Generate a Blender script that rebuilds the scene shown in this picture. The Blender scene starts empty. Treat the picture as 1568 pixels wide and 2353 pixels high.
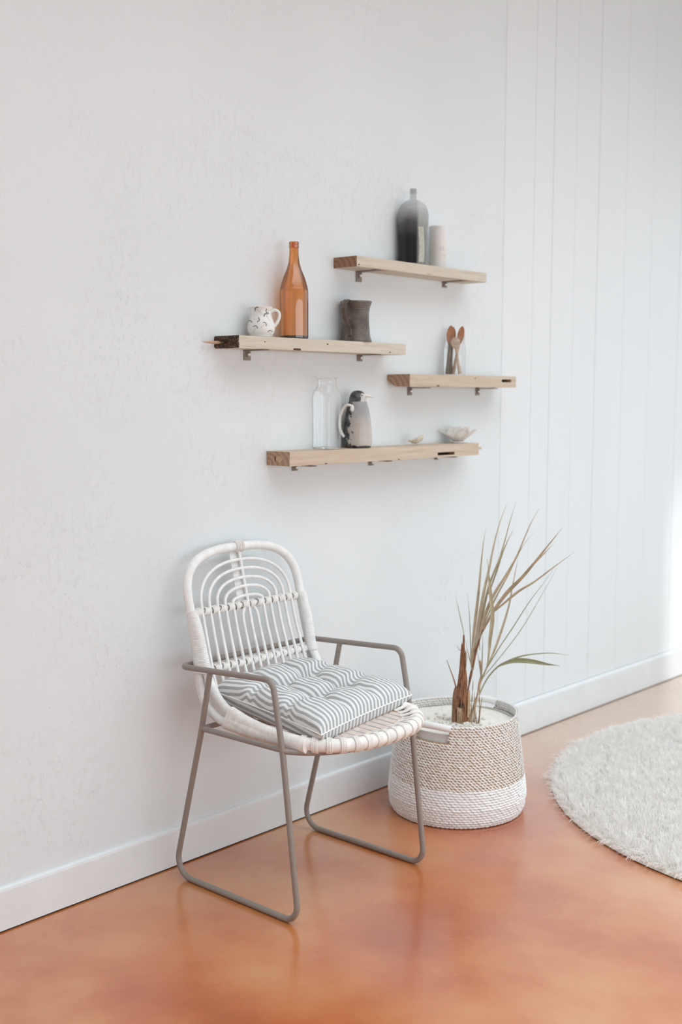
import bpy, math, random
import numpy as np
from mathutils import Vector, Matrix
random.seed(7); rng = np.random.default_rng(7)
scene = bpy.context.scene
pi, sin, cos = math.pi, math.sin, math.cos

# ---------------------------------------------------------------- camera
CAM = Vector((0.0, -2.497, 1.32))
yaw, pitch, roll = 0.83884, 0.0989, 0.003108
fw = Vector((sin(yaw)*cos(pitch), cos(yaw)*cos(pitch), -sin(pitch)))
rt = Vector((cos(yaw), -sin(yaw), 0)); up = rt.cross(fw)
rt, up = rt*cos(roll)+up*sin(roll), up*cos(roll)-rt*sin(roll)
cam_data = bpy.data.cameras.new('camera')
cam = bpy.data.objects.new('camera', cam_data); scene.collection.objects.link(cam)
cam.matrix_world = Matrix(((rt.x, up.x, -fw.x, CAM.x), (rt.y, up.y, -fw.y, CAM.y), (rt.z, up.z, -fw.z, CAM.z), (0, 0, 0, 1)))
cam_data.sensor_fit = 'HORIZONTAL'; cam_data.sensor_width = 24.0; cam_data.lens = 2722/1568*24.0
cam_data.clip_start = 0.05; cam_data.clip_end = 60
cam_data.dof.use_dof = True; cam_data.dof.focus_distance = 3.15; cam_data.dof.aperture_fstop = 2.4
scene.camera = cam

# ---------------------------------------------------------------- light
world = bpy.data.worlds.new('world'); scene.world = world; world.use_nodes = True
wb = world.node_tree.nodes['Background']; wb.inputs[0].default_value = (0.86, 0.94, 1.0, 1); wb.inputs[1].default_value = 2.6
def area(name, loc, rot, sx, sy, power, col=(1, 1, 1), spread=pi):
    l = bpy.data.lights.new(name, 'AREA'); l.shape = 'RECTANGLE'; l.size = sx; l.size_y = sy; l.energy = power; l.color = col; l.spread = spread
    o = bpy.data.objects.new(name, l); o.location = loc; o.rotation_euler = rot; scene.collection.objects.link(o); return o
# added fill light behind the camera, in front of a solid wall (faces +y)
area('front_fill_light', (2.2, -5.85, 1.1), (pi/2, 0, 0), 6.8, 2.0, 192, (0.762, 0.918, 1.0))
# added overhead fill light just below the solid ceiling (faces down)
area('overhead_fill_light', (2.9, -2.75, 3.46), (0, 0, 0), 5.4, 3.6, 205, (0.80, 0.925, 1.0), math.radians(130))
# low sun slanting through the glazed right wall onto the far corner, just past the frame
sl = bpy.data.lights.new('sun', 'SUN'); sl.energy = 18.0; sl.angle = 0.10; sl.color = (0.95, 0.97, 1.0)
sun = bpy.data.objects.new('sun', sl); scene.collection.objects.link(sun); sun.location = (6.4, -4.2, 2.6)
sun.rotation_euler = Vector((-0.198, 1.0, -0.45)).to_track_quat('-Z', 'Y').to_euler()
scene.view_settings.view_transform = 'Standard'; scene.view_settings.look = 'None'
scene.view_settings.gamma = 1.0; scene.view_settings.use_curve_mapping = False
scene.view_settings.exposure = -1.08
scene.cycles.use_denoising = True
scene.cycles.max_bounces = 10; scene.cycles.transparent_max_bounces = 24; scene.cycles.sample_clamp_indirect = 6

# ---------------------------------------------------------------- materials
def srgb(r, g, b):
    f = lambda c: (c/255/12.92) if c/255 <= 0.04045 else ((c/255+0.055)/1.055)**2.4
    return (f(r), f(g), f(b), 1)
class N:                                   # small wrapper to build node materials
    def __init__(s, name):
        s.m = bpy.data.materials.new(name); s.m.use_nodes = True; s.t = s.m.node_tree
        s.b = s.t.nodes['Principled BSDF']; s.out = s.t.nodes['Material Output']
    def n(s, typ, **kw):
        x = s.t.nodes.new(typ)
        for k, v in kw.items():
            if k.startswith('i_'):
                key = k[2:]; key = int(key) if key.isdigit() else key.replace('_', ' ')
                x.inputs[key].default_value = v
            else: setattr(x, k, v)
        return x
    def l(s, a, b): s.t.links.new(a, b)
    def coord(s, scale=(1, 1, 1), out='Object', rot=(0, 0, 0)):
        c = s.n('ShaderNodeTexCoord'); m = s.n('ShaderNodeMapping'); m.inputs['Scale'].default_value = scale; m.inputs['Rotation'].default_value = rot
        s.l(c.outputs[out], m.inputs['Vector']); return m.outputs[0]
    def noise(s, vec, scale, detail=3, rough=0.55):
        x = s.n('ShaderNodeTexNoise', i_Scale=scale, i_Detail=detail, i_Roughness=rough); s.l(vec, x.inputs['Vector']); return x.outputs['Fac']
    def ramp(s, fac, stops, interp='LINEAR'):
        r = s.n('ShaderNodeValToRGB'); r.color_ramp.interpolation = interp; e = r.color_ramp.elements
        while len(e) < len(stops): e.new(0.5)
        for el, (p, c) in zip(e, stops): el.position = p; el.color = c
        s.l(fac, r.inputs[0]); return r.outputs[0]
    def mix(s, fac, a, b, typ='MIX'):
        x = s.n('ShaderNodeMix', data_type='RGBA', blend_type=typ)
        for v, k in ((fac, 0), (a, 6), (b, 7)):
            if hasattr(v, 'links'): s.l(v, x.inputs[k])
            else: x.inputs[k].default_value = v
        return x.outputs[2]
    def math(s, op, a, b=None, c=None):
        x = s.n('ShaderNodeMath', operation=op)
        for i, v in enumerate((a, b, c)):
            if v is None: continue
            if hasattr(v, 'links'): s.l(v, x.inputs[i])
            else: x.inputs[i].default_value = v
        return x.outputs[0]
    def bump(s, h, strength=0.3, dist=0.01):
        x = s.n('ShaderNodeBump', i_Strength=strength, i_Distance=dist); s.l(h, x.inputs['Height']); s.l(x.outputs[0], s.b.inputs['Normal'])
    def base(s, v):
        if hasattr(v, 'links'): s.l(v, s.b.inputs['Base Color'])
        else: s.b.inputs['Base Color'].default_value = v
        return s
    def set(s, rough=0.5, metal=0.0, spec=0.5, **kw):
        s.b.inputs['Roughness'].default_value = rough; s.b.inputs['Metallic'].default_value = metal; s.b.inputs['Specular IOR Level'].default_value = spec
        for k, v in kw.items(): s.b.inputs[k.replace('_', ' ')].default_value = v
        return s
    def sep(s, vec):
        x = s.n('ShaderNodeSeparateXYZ'); s.l(vec, x.inputs[0]); return x.outputs
def plain(name, col, rough=0.5, metal=0.0, var=0.06, nscale=40, bump=0.0, spec=0.5):
    k = N(name); v = k.coord(); f = k.noise(v, nscale, 4)
    d = tuple(c*(1-var*2) for c in col[:3])+(1,); li = tuple(min(1, c*(1+var)) for c in col[:3])+(1,)
    k.base(k.ramp(f, [(0.3, d), (0.7, li)])).set(rough, metal, spec)
    if bump: k.bump(f, bump, 0.002)
    return k.m
def mat_plaster():
    k = N('white_plaster'); v = k.coord((1, 1, 0.45)); v2 = k.coord((1, 1, 1))
    fine = k.noise(v, 190, 5, 0.7); mid = k.noise(v, 28, 4, 0.6); big = k.noise(v2, 1.3, 3)
    vor = k.n('ShaderNodeTexVoronoi', i_Scale=26); k.l(v2, vor.inputs['Vector'])
    patch = k.ramp(k.noise(v2, 2.6, 2), [(0.45, (0, 0, 0, 1)), (0.62, (1, 1, 1, 1))])
    pit = k.math('MULTIPLY', k.ramp(vor.outputs['Distance'], [(0.02, (1, 1, 1, 1)), (0.09, (0, 0, 0, 1))]), patch)
    h = k.math('ADD', k.math('MULTIPLY', fine, 0.5), k.math('MULTIPLY', mid, 0.7)); h = k.math('SUBTRACT', h, k.math('MULTIPLY', pit, 0.8))
    flake = k.math('MULTIPLY', k.ramp(k.noise(k.coord((1, 1, 0.6)), 62, 6, 0.68), [(0.55, (0, 0, 0, 1)), (0.63, (1, 1, 1, 1))]), k.ramp(k.noise(v2, 1.9, 4, 0.6), [(0.44, (0, 0, 0, 1)), (0.60, (1, 1, 1, 1))]))
    h = k.math('SUBTRACT', h, k.math('MULTIPLY', flake, 0.55))
    k.base(k.mix(k.ramp(big, [(0.35, (0, 0, 0, 1)), (0.7, (1, 1, 1, 1))]), srgb(229, 232, 233), srgb(235, 238, 239))).set(0.75, 0, 0.3)
    k.bump(h, 0.42, 0.004); return k.m
def mat_board():
    k = N('white_painted_board'); v = k.coord((9, 9, 0.7), 'Generated'); g = k.noise(k.coord((30, 30, 1.2)), 3, 4); s = k.noise(k.coord((1, 1, 0.3)), 2.2, 3)
    k.base(k.mix(s, srgb(232, 234, 235), srgb(237, 239, 240))).set(0.55, 0, 0.4); k.bump(g, 0.12, 0.003); return k.m
FLOOR_TURN = 4.2
def mat_floor():
    k = N('sealed_orange_concrete'); v = k.coord((1, 1, 1))
    a = k.noise(k.coord((1, 1, 1), rot=(0, 0, FLOOR_TURN)), 0.95, 3, 0.45); b = k.noise(k.coord((1, 1, 1), rot=(0, 0, 0.9)), 2.8, 4, 0.55); c = k.noise(v, 45, 5, 0.6)
    f = k.math('ADD', k.math('MULTIPLY', a, 0.65), k.math('MULTIPLY', b, 0.35))
    col = k.ramp(f, [(0.38, srgb(172, 78, 28)), (0.46, srgb(194, 102, 44)), (0.54, srgb(208, 132, 74)), (0.64, srgb(216, 164, 116))], 'B_SPLINE')
    pale_sheen = k.n('ShaderNodeMapRange', interpolation_type='SMOOTHSTEP', i_1=2.35, i_2=4.3, i_3=0.0, i_4=0.85)      # paler towards the right: whitish floor reflection put into the colour
    sx = k.sep(v); k.l(k.math('ADD', k.math('ADD', sx[0], k.math('MULTIPLY', k.math('SUBTRACT', a, 0.5), 1.6)), k.math('MULTIPLY', sx[1], 0.25)), pale_sheen.inputs[0])
    col = k.mix(pale_sheen.outputs[0], col, srgb(212, 186, 164))
    k.base(col); k.set(0.3, 0, 0.25, Coat_Weight=1.0, Coat_IOR=1.85, Coat_Roughness=0.2)
    k.l(k.ramp(b, [(0.3, (0.22,)*3+(1,)), (0.7, (0.36,)*3+(1,))]), k.b.inputs['Roughness']); return k.m
def mat_wood(name, light, mid, dark, end, burnt_x=None):
    k = N(name); v = k.coord((1.6, 24, 24)); n1 = k.noise(v, 2.2, 6, 0.65); v2 = k.coord((0.8, 9, 9)); n2 = k.noise(v2, 3.0, 3, 0.5)
    col = k.ramp(n1, [(0.3, dark), (0.47, mid), (0.66, light)])
    col = k.mix(k.ramp(n2, [(0.52, (0, 0, 0, 1)), (0.75, (0.75, 0.75, 0.75, 1))]), col, mid)
    geo = k.n('ShaderNodeNewGeometry'); tr = k.n('ShaderNodeVectorTransform', vector_type='NORMAL', convert_from='WORLD', convert_to='OBJECT'); k.l(geo.outputs['Normal'], tr.inputs[0])
    ax = k.math('GREATER_THAN', k.math('ABSOLUTE', k.sep(tr.outputs[0])[0]), 0.75)
    w = k.n('ShaderNodeTexWave', wave_type='RINGS', rings_direction='X', i_Scale=16, i_Distortion=5, i_Detail=2); k.l(k.coord((1, 1.0, 1.5)), w.inputs['Vector'])
    endc = k.mix(w.outputs['Fac'], end, tuple(c*0.68 for c in end[:3])+(1,))
    col = k.mix(ax, col, endc)
    if burnt_x is not None:
        x = k.sep(k.coord())[0]; nb = k.noise(k.coord((1, 2, 1)), 120, 4, 0.7); nn = k.math('ADD', x, k.math('MULTIPLY', k.math('SUBTRACT', nb, 0.5), 0.012))
        bc = k.ramp(nb, [(0.4, srgb(26, 20, 17)), (0.52, srgb(66, 46, 33)), (0.66, srgb(150, 106, 76))])
        col = k.mix(k.math('LESS_THAN', nn, burnt_x), col, bc)
    k.base(col).set(0.62, 0, 0.35); k.bump(n1, 0.25, 0.003); return k.m
def mat_glass(name, thin, edge, gloss=0.12, streak=0.0, frk=0.8):
    k = N(name); k.t.nodes.remove(k.b)
    lw = k.n('ShaderNodeLayerWeight', i_Blend=0.42); fc = lw.outputs['Facing']
    tr = k.n('ShaderNodeBsdfTransparent'); k.l(k.ramp(fc, [(0.0, thin), (0.5, thin), (0.95, edge)]), tr.inputs[0])
    gl = k.n('ShaderNodeBsdfGlossy', i_Roughness=0.03); gl.inputs[0].default_value = (1, 1, 1, 1)
    fr = k.n('ShaderNodeFresnel', i_IOR=1.45); mx = k.n('ShaderNodeMixShader')
    k.l(k.math('MULTIPLY_ADD', fr.outputs[0], frk, gloss*0.2), mx.inputs[0]); k.l(tr.outputs[0], mx.inputs[1]); k.l(gl.outputs[0], mx.inputs[2])
    if streak:
        b = k.n('ShaderNodeBump', i_Strength=streak, i_Distance=0.004); k.l(k.noise(k.coord((60, 60, 2)), 1.0, 2), b.inputs['Height'])
        k.l(b.outputs[0], gl.inputs['Normal']); k.l(b.outputs[0], fr.inputs['Normal'])
    k.l(mx.outputs[0], k.out.inputs[0]); return k.m
M = {}
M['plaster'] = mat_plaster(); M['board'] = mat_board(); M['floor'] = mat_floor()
M['trim'] = plain('white_trim_paint', srgb(236, 238, 239), 0.42, 0, 0.02, 9, 0.15)
M['ceiling'] = plain('white_ceiling_paint', srgb(235, 235, 234), 0.8, 0, 0.01, 5)
M['dark'] = plain('dark_gap', srgb(42, 36, 32), 0.9)
M['taupe'] = plain('taupe_powder_coat', srgb(152, 141, 133), 0.42, 0.0, 0.05, 260, 0.08, 0.5)
M['rattan'] = plain('white_washed_rattan', srgb(244, 242, 239), 0.5, 0, 0.05, 45, 0.12)
M['rattan_warm'] = plain('cream_rattan_binding', srgb(247, 242, 236), 0.55, 0, 0.07, 60, 0.12)
M['slat'] = plain('pinkish_rattan_slat', srgb(232, 214, 202), 0.55, 0, 0.07, 50, 0.15)
M['pine'] = mat_wood('pale_pine', srgb(221, 212, 198), srgb(209, 196, 178), srgb(184, 163, 138), srgb(160, 120, 92))
M['pine_burnt'] = mat_wood('pale_pine_burnt_end', srgb(221, 212, 198), srgb(209, 197, 180), srgb(188, 170, 147), srgb(160, 120, 92), 0.006)
M['oak'] = mat_wood('warm_oak', srgb(217, 201, 184), srgb(205, 184, 162), srgb(180, 153, 128), srgb(190, 156, 128))
M['wood_dark'] = plain('dark_wood_knot', srgb(86, 56, 38), 0.8, 0, 0.2, 200)
M['splinter'] = plain('raw_splinter_wood', srgb(205, 168, 138), 0.7, 0, 0.12, 60)
M['bracket'] = plain('galvanised_bracket', srgb(150, 138, 126), 0.5, 0.55, 0.12, 150)
M['bolt'] = plain('bright_bolt', srgb(225, 225, 225), 0.25, 0.6, 0.03, 60)
M['amber'] = mat_glass('amber_glass', (0.87, 0.52, 0.25, 1), (0.16, 0.055, 0.02, 1), 0.3, 0.10)
M['amber_base'] = plain('thick_dark_amber_glass', srgb(38, 16, 8), 0.1)
M['clear'] = mat_glass('clear_glass', (0.978, 0.98, 0.978, 1), (0.74, 0.77, 0.76, 1), 0.1, 0.25, 0.28)
M['ceramic'] = plain('cream_white_ceramic', srgb(238, 237, 232), 0.16, 0, 0.015, 20)
M['print'] = plain('blue_grey_flower_print', srgb(98, 102, 120), 0.3, 0, 0.2, 900)
M['stem_print'] = plain('brown_stem_print', srgb(168, 140, 104), 0.3, 0, 0.1, 900)
M['candle'] = plain('white_tin_enamel', srgb(232, 230, 227), 0.35, 0, 0.01, 20)
M['print_grey'] = plain('faint_grey_print', srgb(203, 203, 199), 0.4)
M['pewter_label'] = None
M['spoon'] = plain('warm_spoon_wood', srgb(178, 122, 88), 0.45, 0, 0.14, 60)
M['spoon_pale'] = plain('pale_spoon_wood', srgb(205, 180, 158), 0.5, 0, 0.1, 60)
M['spoon_grey'] = plain('greyed_handle', srgb(128, 114, 102), 0.5, 0, 0.14, 90)  # handles greyed in colour as they look through the jar glass
M['shell'] = plain('cream_seashell', srgb(228, 217, 200), 0.3, 0, 0.1, 70, 0.1)
M['brass'] = plain('thin_brass_edge', srgb(212, 188, 164), 0.4, 0.2)
M['rope_white'] = plain('white_paper_rope', srgb(250, 249, 247), 0.7, 0, 0.03, 300, 0.1)
M['rope_tan'] = plain('tan_seagrass', srgb(203, 172, 136), 0.8, 0, 0.2, 160, 0.1)
M['liner'] = plain('white_cotton_liner', srgb(228, 225, 220), 0.85, 0, 0.04, 60, 0.2)
M['sand'] = plain('white_grit', srgb(248, 243, 234), 0.9, 0, 0.07, 120, 0.6)
M['pebble'] = plain('white_pebble', srgb(238, 234, 226), 0.6, 0, 0.06, 100)
M['tan'] = plain('dry_tan_leaf', srgb(190, 172, 144), 0.55, 0, 0.12, 35)
M['olive'] = plain('dry_olive_leaf', srgb(174, 162, 130), 0.55, 0, 0.12, 35)
M['green'] = plain('pale_green_leaf', srgb(156, 160, 124), 0.5, 0, 0.1, 30)
M['stalk_brown'] = plain('brown_stalk', srgb(142, 96, 68), 0.7, 0, 0.25, 60, 0.3)
M['stalk_tan'] = plain('tan_stalk', srgb(178, 150, 120), 0.7, 0, 0.2, 60, 0.3)
M['husk_branch'] = plain('brown_husk_fibre', srgb(158, 116, 86), 0.75, 0, 0.2, 60, 0.3)
def mat_pile():             # wool lets light through its fibres
    k = N('ivory_wool_pile'); n = k.noise(k.coord(), 14, 3); c = k.mix(n, srgb(254, 250, 246), srgb(255, 253, 251))
    k.base(c).set(0.9, 0, 0.1); t = k.n('ShaderNodeBsdfTranslucent'); k.l(c, t.inputs[0]); x = k.n('ShaderNodeMixShader'); x.inputs[0].default_value = 0.45
    k.l(k.b.outputs[0], x.inputs[1]); k.l(t.outputs[0], x.inputs[2]); k.l(x.outputs[0], k.out.inputs[0]); return k.m
M['pile'] = mat_pile()
M['rug_back'] = plain('rug_backing', srgb(228, 222, 212), 0.9)
def mat_trunk():
    k = N('brown_palm_husk'); v = k.coord((55, 55, 5)); n1 = k.noise(v, 1.0, 5, 0.65)
    k.base(k.ramp(n1, [(0.34, srgb(40, 27, 20)), (0.43, srgb(136, 92, 66)), (0.6, srgb(168, 120, 88)), (0.75, srgb(196, 160, 128))])).set(0.8, 0, 0.2); k.bump(n1, 0.6, 0.006); return k.m
M['trunk'] = mat_trunk()
def mat_tankard():
    k = N('dark_grey_stoneware'); n1 = k.noise(k.coord((1, 1, 1)), 26, 5, 0.6); n2 = k.noise(k.coord((1, 1, 6)), 40, 3)
    k.base(k.ramp(n1, [(0.3, srgb(70, 63, 58)), (0.55, srgb(104, 96, 89)), (0.78, srgb(136, 126, 118))])).set(0.36, 0.1, 0.5); k.bump(n2, 0.25, 0.003); return k.m
M['tankard'] = mat_tankard()
def mat_smoke():            # ombre glass: opaque black at the bottom, clearing to pale grey at the shoulder, a clear strip on one side
    k = N('black_ombre_glass'); s = k.sep(k.coord()); n = k.noise(k.coord((1, 1, 0.4)), 22, 4)
    z = k.math('ADD', s[2], k.math('MULTIPLY', k.math('SUBTRACT', n, 0.5), 0.05))
    side = k.n('ShaderNodeMapRange', i_1=0.012, i_2=0.020, i_3=0.0, i_4=0.62); k.l(s[0], side.inputs[0])
    col = k.ramp(k.math('DIVIDE', z, 0.21), [(0.05, srgb(8, 8, 9)), (0.42, srgb(24, 24, 26)), (0.63, srgb(84, 84, 87)), (0.84, srgb(168, 169, 170))])
    col = k.mix(side.outputs[0], col, srgb(190, 192, 184))
    op = k.n('ShaderNodeMapRange', i_1=0.13, i_2=0.205, i_3=0.99, i_4=0.34); k.l(z, op.inputs[0])
    k.base(col).set(0.18, 0, 0.5); k.l(k.math('MULTIPLY', op.outputs[0], k.math('SUBTRACT', 1.0, k.math('MULTIPLY', side.outputs[0], 0.6))), k.b.inputs['Alpha']); return k.m
M['smoke'] = mat_smoke()
def mat_label():
    k = N('silvery_green_embossed_strip'); n = k.noise(k.coord((1, 1, 0.55)), 260, 4, 0.7)
    k.base(k.ramp(n, [(0.35, srgb(176, 176, 164)), (0.6, srgb(202, 203, 194)), (0.75, srgb(218, 219, 212))])).set(0.35, 0, 0.5); k.bump(n, 0.5, 0.002); return k.m
M['label'] = mat_label()
def mat_penguin():          # pale belly, dark back that breaks up into blotches
    k = N('glazed_penguin_body'); s = k.sep(k.coord()); n = k.noise(k.coord(), 60, 5, 0.7); n2 = k.noise(k.coord(), 18, 3)
    d = k.math('ADD', s[0], k.math('MULTIPLY', k.math('SUBTRACT', n, 0.5), 0.075))
    low = k.math('LESS_THAN', k.math('ADD', s[2], k.math('MULTIPLY', k.math('SUBTRACT', n, 0.5), 0.014)), 0.008)
    belly = k.mix(n2, srgb(168, 158, 148), srgb(208, 204, 197)); zz = k.n('ShaderNodeMapRange', i_1=0.075, i_2=0.125); k.l(k.math('ADD', s[2], k.math('MULTIPLY', k.math('SUBTRACT', n, 0.5), 0.06)), zz.inputs[0]); belly = k.mix(zz.outputs[0], belly, srgb(160, 160, 162))
    back = k.ramp(n, [(0.4, srgb(30, 30, 34)), (0.6, srgb(86, 86, 84)), (0.75, srgb(150, 146, 138))])
    f = k.math('MAXIMUM', k.math('LESS_THAN', d, -0.0225), low)
    k.base(k.mix(f, belly, back)).set(0.22, 0, 0.5); k.bump(n, 0.15, 0.002); return k.m
M['penguin'] = mat_penguin()
def mat_penguin_head():
    k = N('glazed_penguin_head'); s = k.sep(k.coord()); n = k.noise(k.coord(), 90, 4, 0.7)
    d = k.math('ADD', s[0], k.math('MULTIPLY', k.math('SUBTRACT', n, 0.5), 0.012))
    dark = k.ramp(n, [(0.35, srgb(44, 45, 48)), (0.6, srgb(92, 92, 92)), (0.75, srgb(140, 140, 136))])
    pale = srgb(205, 202, 194); f = k.math('MULTIPLY', k.math('GREATER_THAN', d, 0.010), k.math('LESS_THAN', s[2], 0.170))
    k.base(k.mix(f, dark, pale)).set(0.22, 0, 0.5); return k.m
M['penguin_head'] = mat_penguin_head()
def mat_capiz():
    k = N('translucent_capiz_shell'); n = k.noise(k.coord(), 90, 3); c = k.mix(n, srgb(253, 252, 249), srgb(255, 254, 252)); k.base(c).set(0.3, 0, 0.5, Alpha=0.6); t = k.n('ShaderNodeBsdfTranslucent'); k.l(c, t.inputs[0]); x = k.n('ShaderNodeMixShader'); x.inputs[0].default_value = 0.55
    k.l(k.b.outputs[0], x.inputs[1]); k.l(t.outputs[0], x.inputs[2]); k.l(x.outputs[0], k.out.inputs[0]); return k.m
M['capiz'] = mat_capiz()
def mat_ticking():          # woven grey and white stripes, running along the cushion's u axis
    k = N('grey_striped_linen'); uv = k.n('ShaderNodeTexCoord'); s = k.sep(uv.outputs['UV']); nz = k.noise(uv.outputs['UV'], 6, 2)
    v = k.math('ADD', s[1], k.math('MULTIPLY', k.math('SUBTRACT', nz, 0.5), 0.10))
    st = k.math('FRACT', k.math('MULTIPLY', v, 1.0)); e = k.ramp(st, [(0.0, (0, 0, 0, 1)), (0.46, (0, 0, 0, 1)), (0.5, (1, 1, 1, 1)), (0.96, (1, 1, 1, 1)), (1.0, (0, 0, 0, 1))])
    w = k.n('ShaderNodeMapping'); w.inputs['Scale'].default_value = (60, 17, 1); k.l(uv.outputs['UV'], w.inputs[0]); sl = k.noise(w.outputs[0], 1.0, 3, 0.7)
    g = k.ramp(sl, [(0.3, srgb(150, 150, 151)), (0.7, srgb(196, 196, 196))]); wh = k.mix(sl, srgb(228, 227, 224), srgb(242, 241, 239))
    k.base(k.mix(e, wh, g)).set(0.9, 0, 0.15); k.bump(sl, 0.2, 0.002); return k.m
M['ticking'] = mat_ticking()

# ---------------------------------------------------------------- geometry helpers
class G:
    def __init__(s): s.v = []; s.f = []; s.mi = []
    def add(s, v, f, mi=0):
        o = len(s.v); s.v.extend([tuple(p) for p in v]); s.f.extend([tuple(i+o for i in q) for q in f]); s.mi.extend([mi]*len(f)); return s
    def box(s, x0, x1, y0, y1, z0, z1, mi=0):
        v = [(x, y, z) for z in (z0, z1) for y in (y0, y1) for x in (x0, x1)]
        return s.add(v, [(0, 2, 3, 1), (4, 5, 7, 6), (0, 1, 5, 4), (2, 6, 7, 3), (0, 4, 6, 2), (1, 3, 7, 5)], mi)
    def loft(s, rings, caps=True, closed=False, mi=0):
        n = len(rings[0]); v = [p for r in rings for p in r]; f = []; m = len(rings)
        for i in range(m if closed else m-1):
            a = i*n; b = ((i+1) % m)*n
            for j in range(n): k = (j+1) % n; f.append((a+j, a+k, b+k, b+j))
        if caps and not closed: f.append(tuple(range(n-1, -1, -1))); f.append(tuple((m-1)*n+j for j in range(n)))
        return s.add(v, f, mi)
    def tube(s, path, r, n=10, closed=False, caps=True, mi=0, flat=1.0):
        return s.loft(tube_rings(path, r, n, closed, flat), caps, closed, mi)
    def lathe(s, prof, n=40, mi=0, cap0=True, cap1=True, sy=1.0, shape=None):
        rings = []
        for r, z in prof:
            ring = []
            for j in range(n):
                a = 2*pi*j/n; k = 1.0
                if shape: c, q = abs(cos(a)), abs(sin(a)); k = (c**shape+q**shape)**(-1/shape)
                ring.append((r*k*cos(a), r*k*sin(a)*sy, z))
            rings.append(ring)
        v = [p for r in rings for p in r]; f = []; m = len(rings)
        for i in range(m-1):
            for j in range(n): k = (j+1) % n; f.append((i*n+j, i*n+k, (i+1)*n+k, (i+1)*n+j))
        if cap0: f.append(tuple(range(n-1, -1, -1)))
        if cap1: f.append(tuple((m-1)*n+j for j in range(n)))
        return s.add(v, f, mi)
    def sphere(s, c, rx, ry, rz, n=16, m=10, mi=0, rot=None):
        rings = []
        for i in range(m+1):
            t = pi*i/m; rr = max(sin(t), 1e-3)
            ring = [Vector((rx*rr*cos(2*pi*j/n), ry*rr*sin(2*pi*j/n), -rz*cos(t))) for j in range(n)]
            rings.append([(rot @ p if rot else p)+Vector(c) for p in ring])
        return s.loft(rings, True, False, mi)
def tube_rings(path, r, n=10, closed=False, flat=1.0):
    P = [Vector(p) for p in path]; m = len(P); R = r if hasattr(r, '__len__') else [r]*m
    T = []
    for i in range(m):
        a = P[(i-1) % m] if (closed or i > 0) else P[i]; b = P[(i+1) % m] if (closed or i < m-1) else P[i]
        T.append((b-a).normalized())
    ref = Vector((0, 0, 1)) if abs(T[0].z) < 0.9 else Vector((0, 1, 0))
    u = (ref-T[0]*ref.dot(T[0])).normalized(); rings = []
    for i in range(m):
        u = (u-T[i]*u.dot(T[i])).normalized(); w = T[i].cross(u)
        rings.append([P[i]+(u*cos(2*pi*j/n)*flat+w*sin(2*pi*j/n))*R[i] for j in range(n)])
    return rings
def fillet(pts, rad, seg=8):
    P = [Vector(p) for p in pts]; out = [P[0]]; rr = rad if hasattr(rad, '__len__') else [rad]*(len(P)-2)
    for i in range(1, len(P)-1):
        a = (P[i-1]-P[i]); b = (P[i+1]-P[i]); la, lb = a.length, b.length; a.normalize(); b.normalize()
        ang = a.angle(b); d = min(rr[i-1]/math.tan(ang/2), la*0.49, lb*0.49); r = d*math.tan(ang/2)
        c = P[i]+(a+b).normalized()*(r/sin(ang/2)); p0 = P[i]+a*d; p1 = P[i]+b*d
        v0 = p0-c; v1 = p1-c; tot = v0.angle(v1)
        for k in range(seg+1):
            t = k/seg; out.append(c+(v0*sin((1-t)*tot)+v1*sin(t*tot))/sin(tot))
    out.append(P[-1]); return out
def smooth(pts, n=8):
    P = [Vector(p) for p in pts]; P = [P[0]*2-P[1]]+P+[P[-1]*2-P[-2]]; out = []
    for i in range(1, len(P)-2):
        p0, p1, p2, p3 = P[i-1:i+3]
        for k in range(n):
            t = k/n; out.append(0.5*((2*p1)+(p2-p0)*t+(2*p0-5*p1+4*p2-p3)*t*t+(3*p1-p0-3*p2+p3)*t**3))
    out.append(P[-2]); return out
def resample(path, n):
    P = [Vector(p) for p in path]; L = [0]
    for a, b in zip(P, P[1:]): L.append(L[-1]+(b-a).length)
    out = []; j = 0
    for i in range(n):
        d = L[-1]*i/(n-1)
        while j < len(L)-2 and L[j+1] < d: j += 1
        t = (d-L[j])/max(L[j+1]-L[j], 1e-9); out.append(P[j].lerp(P[j+1], min(max(t, 0), 1)))
    return out
def link(o): scene.collection.objects.link(o); return o
def mesh(name, g, mats, parent=None, sm=True, bevel=0, uv=None, seg=2):
    me = bpy.data.meshes.new(name); me.from_pydata(g.v, [], g.f); me.update()
    for m in (mats if isinstance(mats, (list, tuple)) else [mats]): me.materials.append(M[m])
    if any(g.mi): me.polygons.foreach_set('material_index', g.mi)
    if sm:
        me.polygons.foreach_set('use_smooth', [True]*len(me.polygons))
        try: me.set_sharp_from_angle(angle=math.radians(40))
        except Exception: pass
    if uv is not None:
        l = me.uv_layers.new(name='UVMap'); idx = [0]*len(me.loops); me.loops.foreach_get('vertex_index', idx)
        l.data.foreach_set('uv', [c for i in idx for c in uv[i]])
    o = link(bpy.data.objects.new(name, me)); o.parent = parent
    if bevel:
        b = o.modifiers.new('bevel', 'BEVEL'); b.width = bevel; b.segments = seg; b.limit_method = 'ANGLE'; b.angle_limit = math.radians(50)
    return o
def copy_part(o, parent, loc=(0, 0, 0), rot=None):
    c = link(o.copy()); c.parent = parent; c.location = loc
    if rot: c.rotation_euler = rot
    return c
def thing(name, loc, label, cat, rot=0, group=None):
    o = link(bpy.data.objects.new(name, None)); o.empty_display_size = 0.05; o.location = loc; o.rotation_euler = (0, 0, rot); tag(o, label, cat, group); return o
def tag(o, label, cat, group=None):
    o['label'] = label; o['category'] = cat
    if group: o['group'] = group
def structure(o): o['kind'] = 'structure'; return o
def facing(x, y):                      # turn about z that makes a thing's -y side look into the room towards where the photographer stood
    return math.atan2(-(x-CAM.x), (y-CAM.y))

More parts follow.
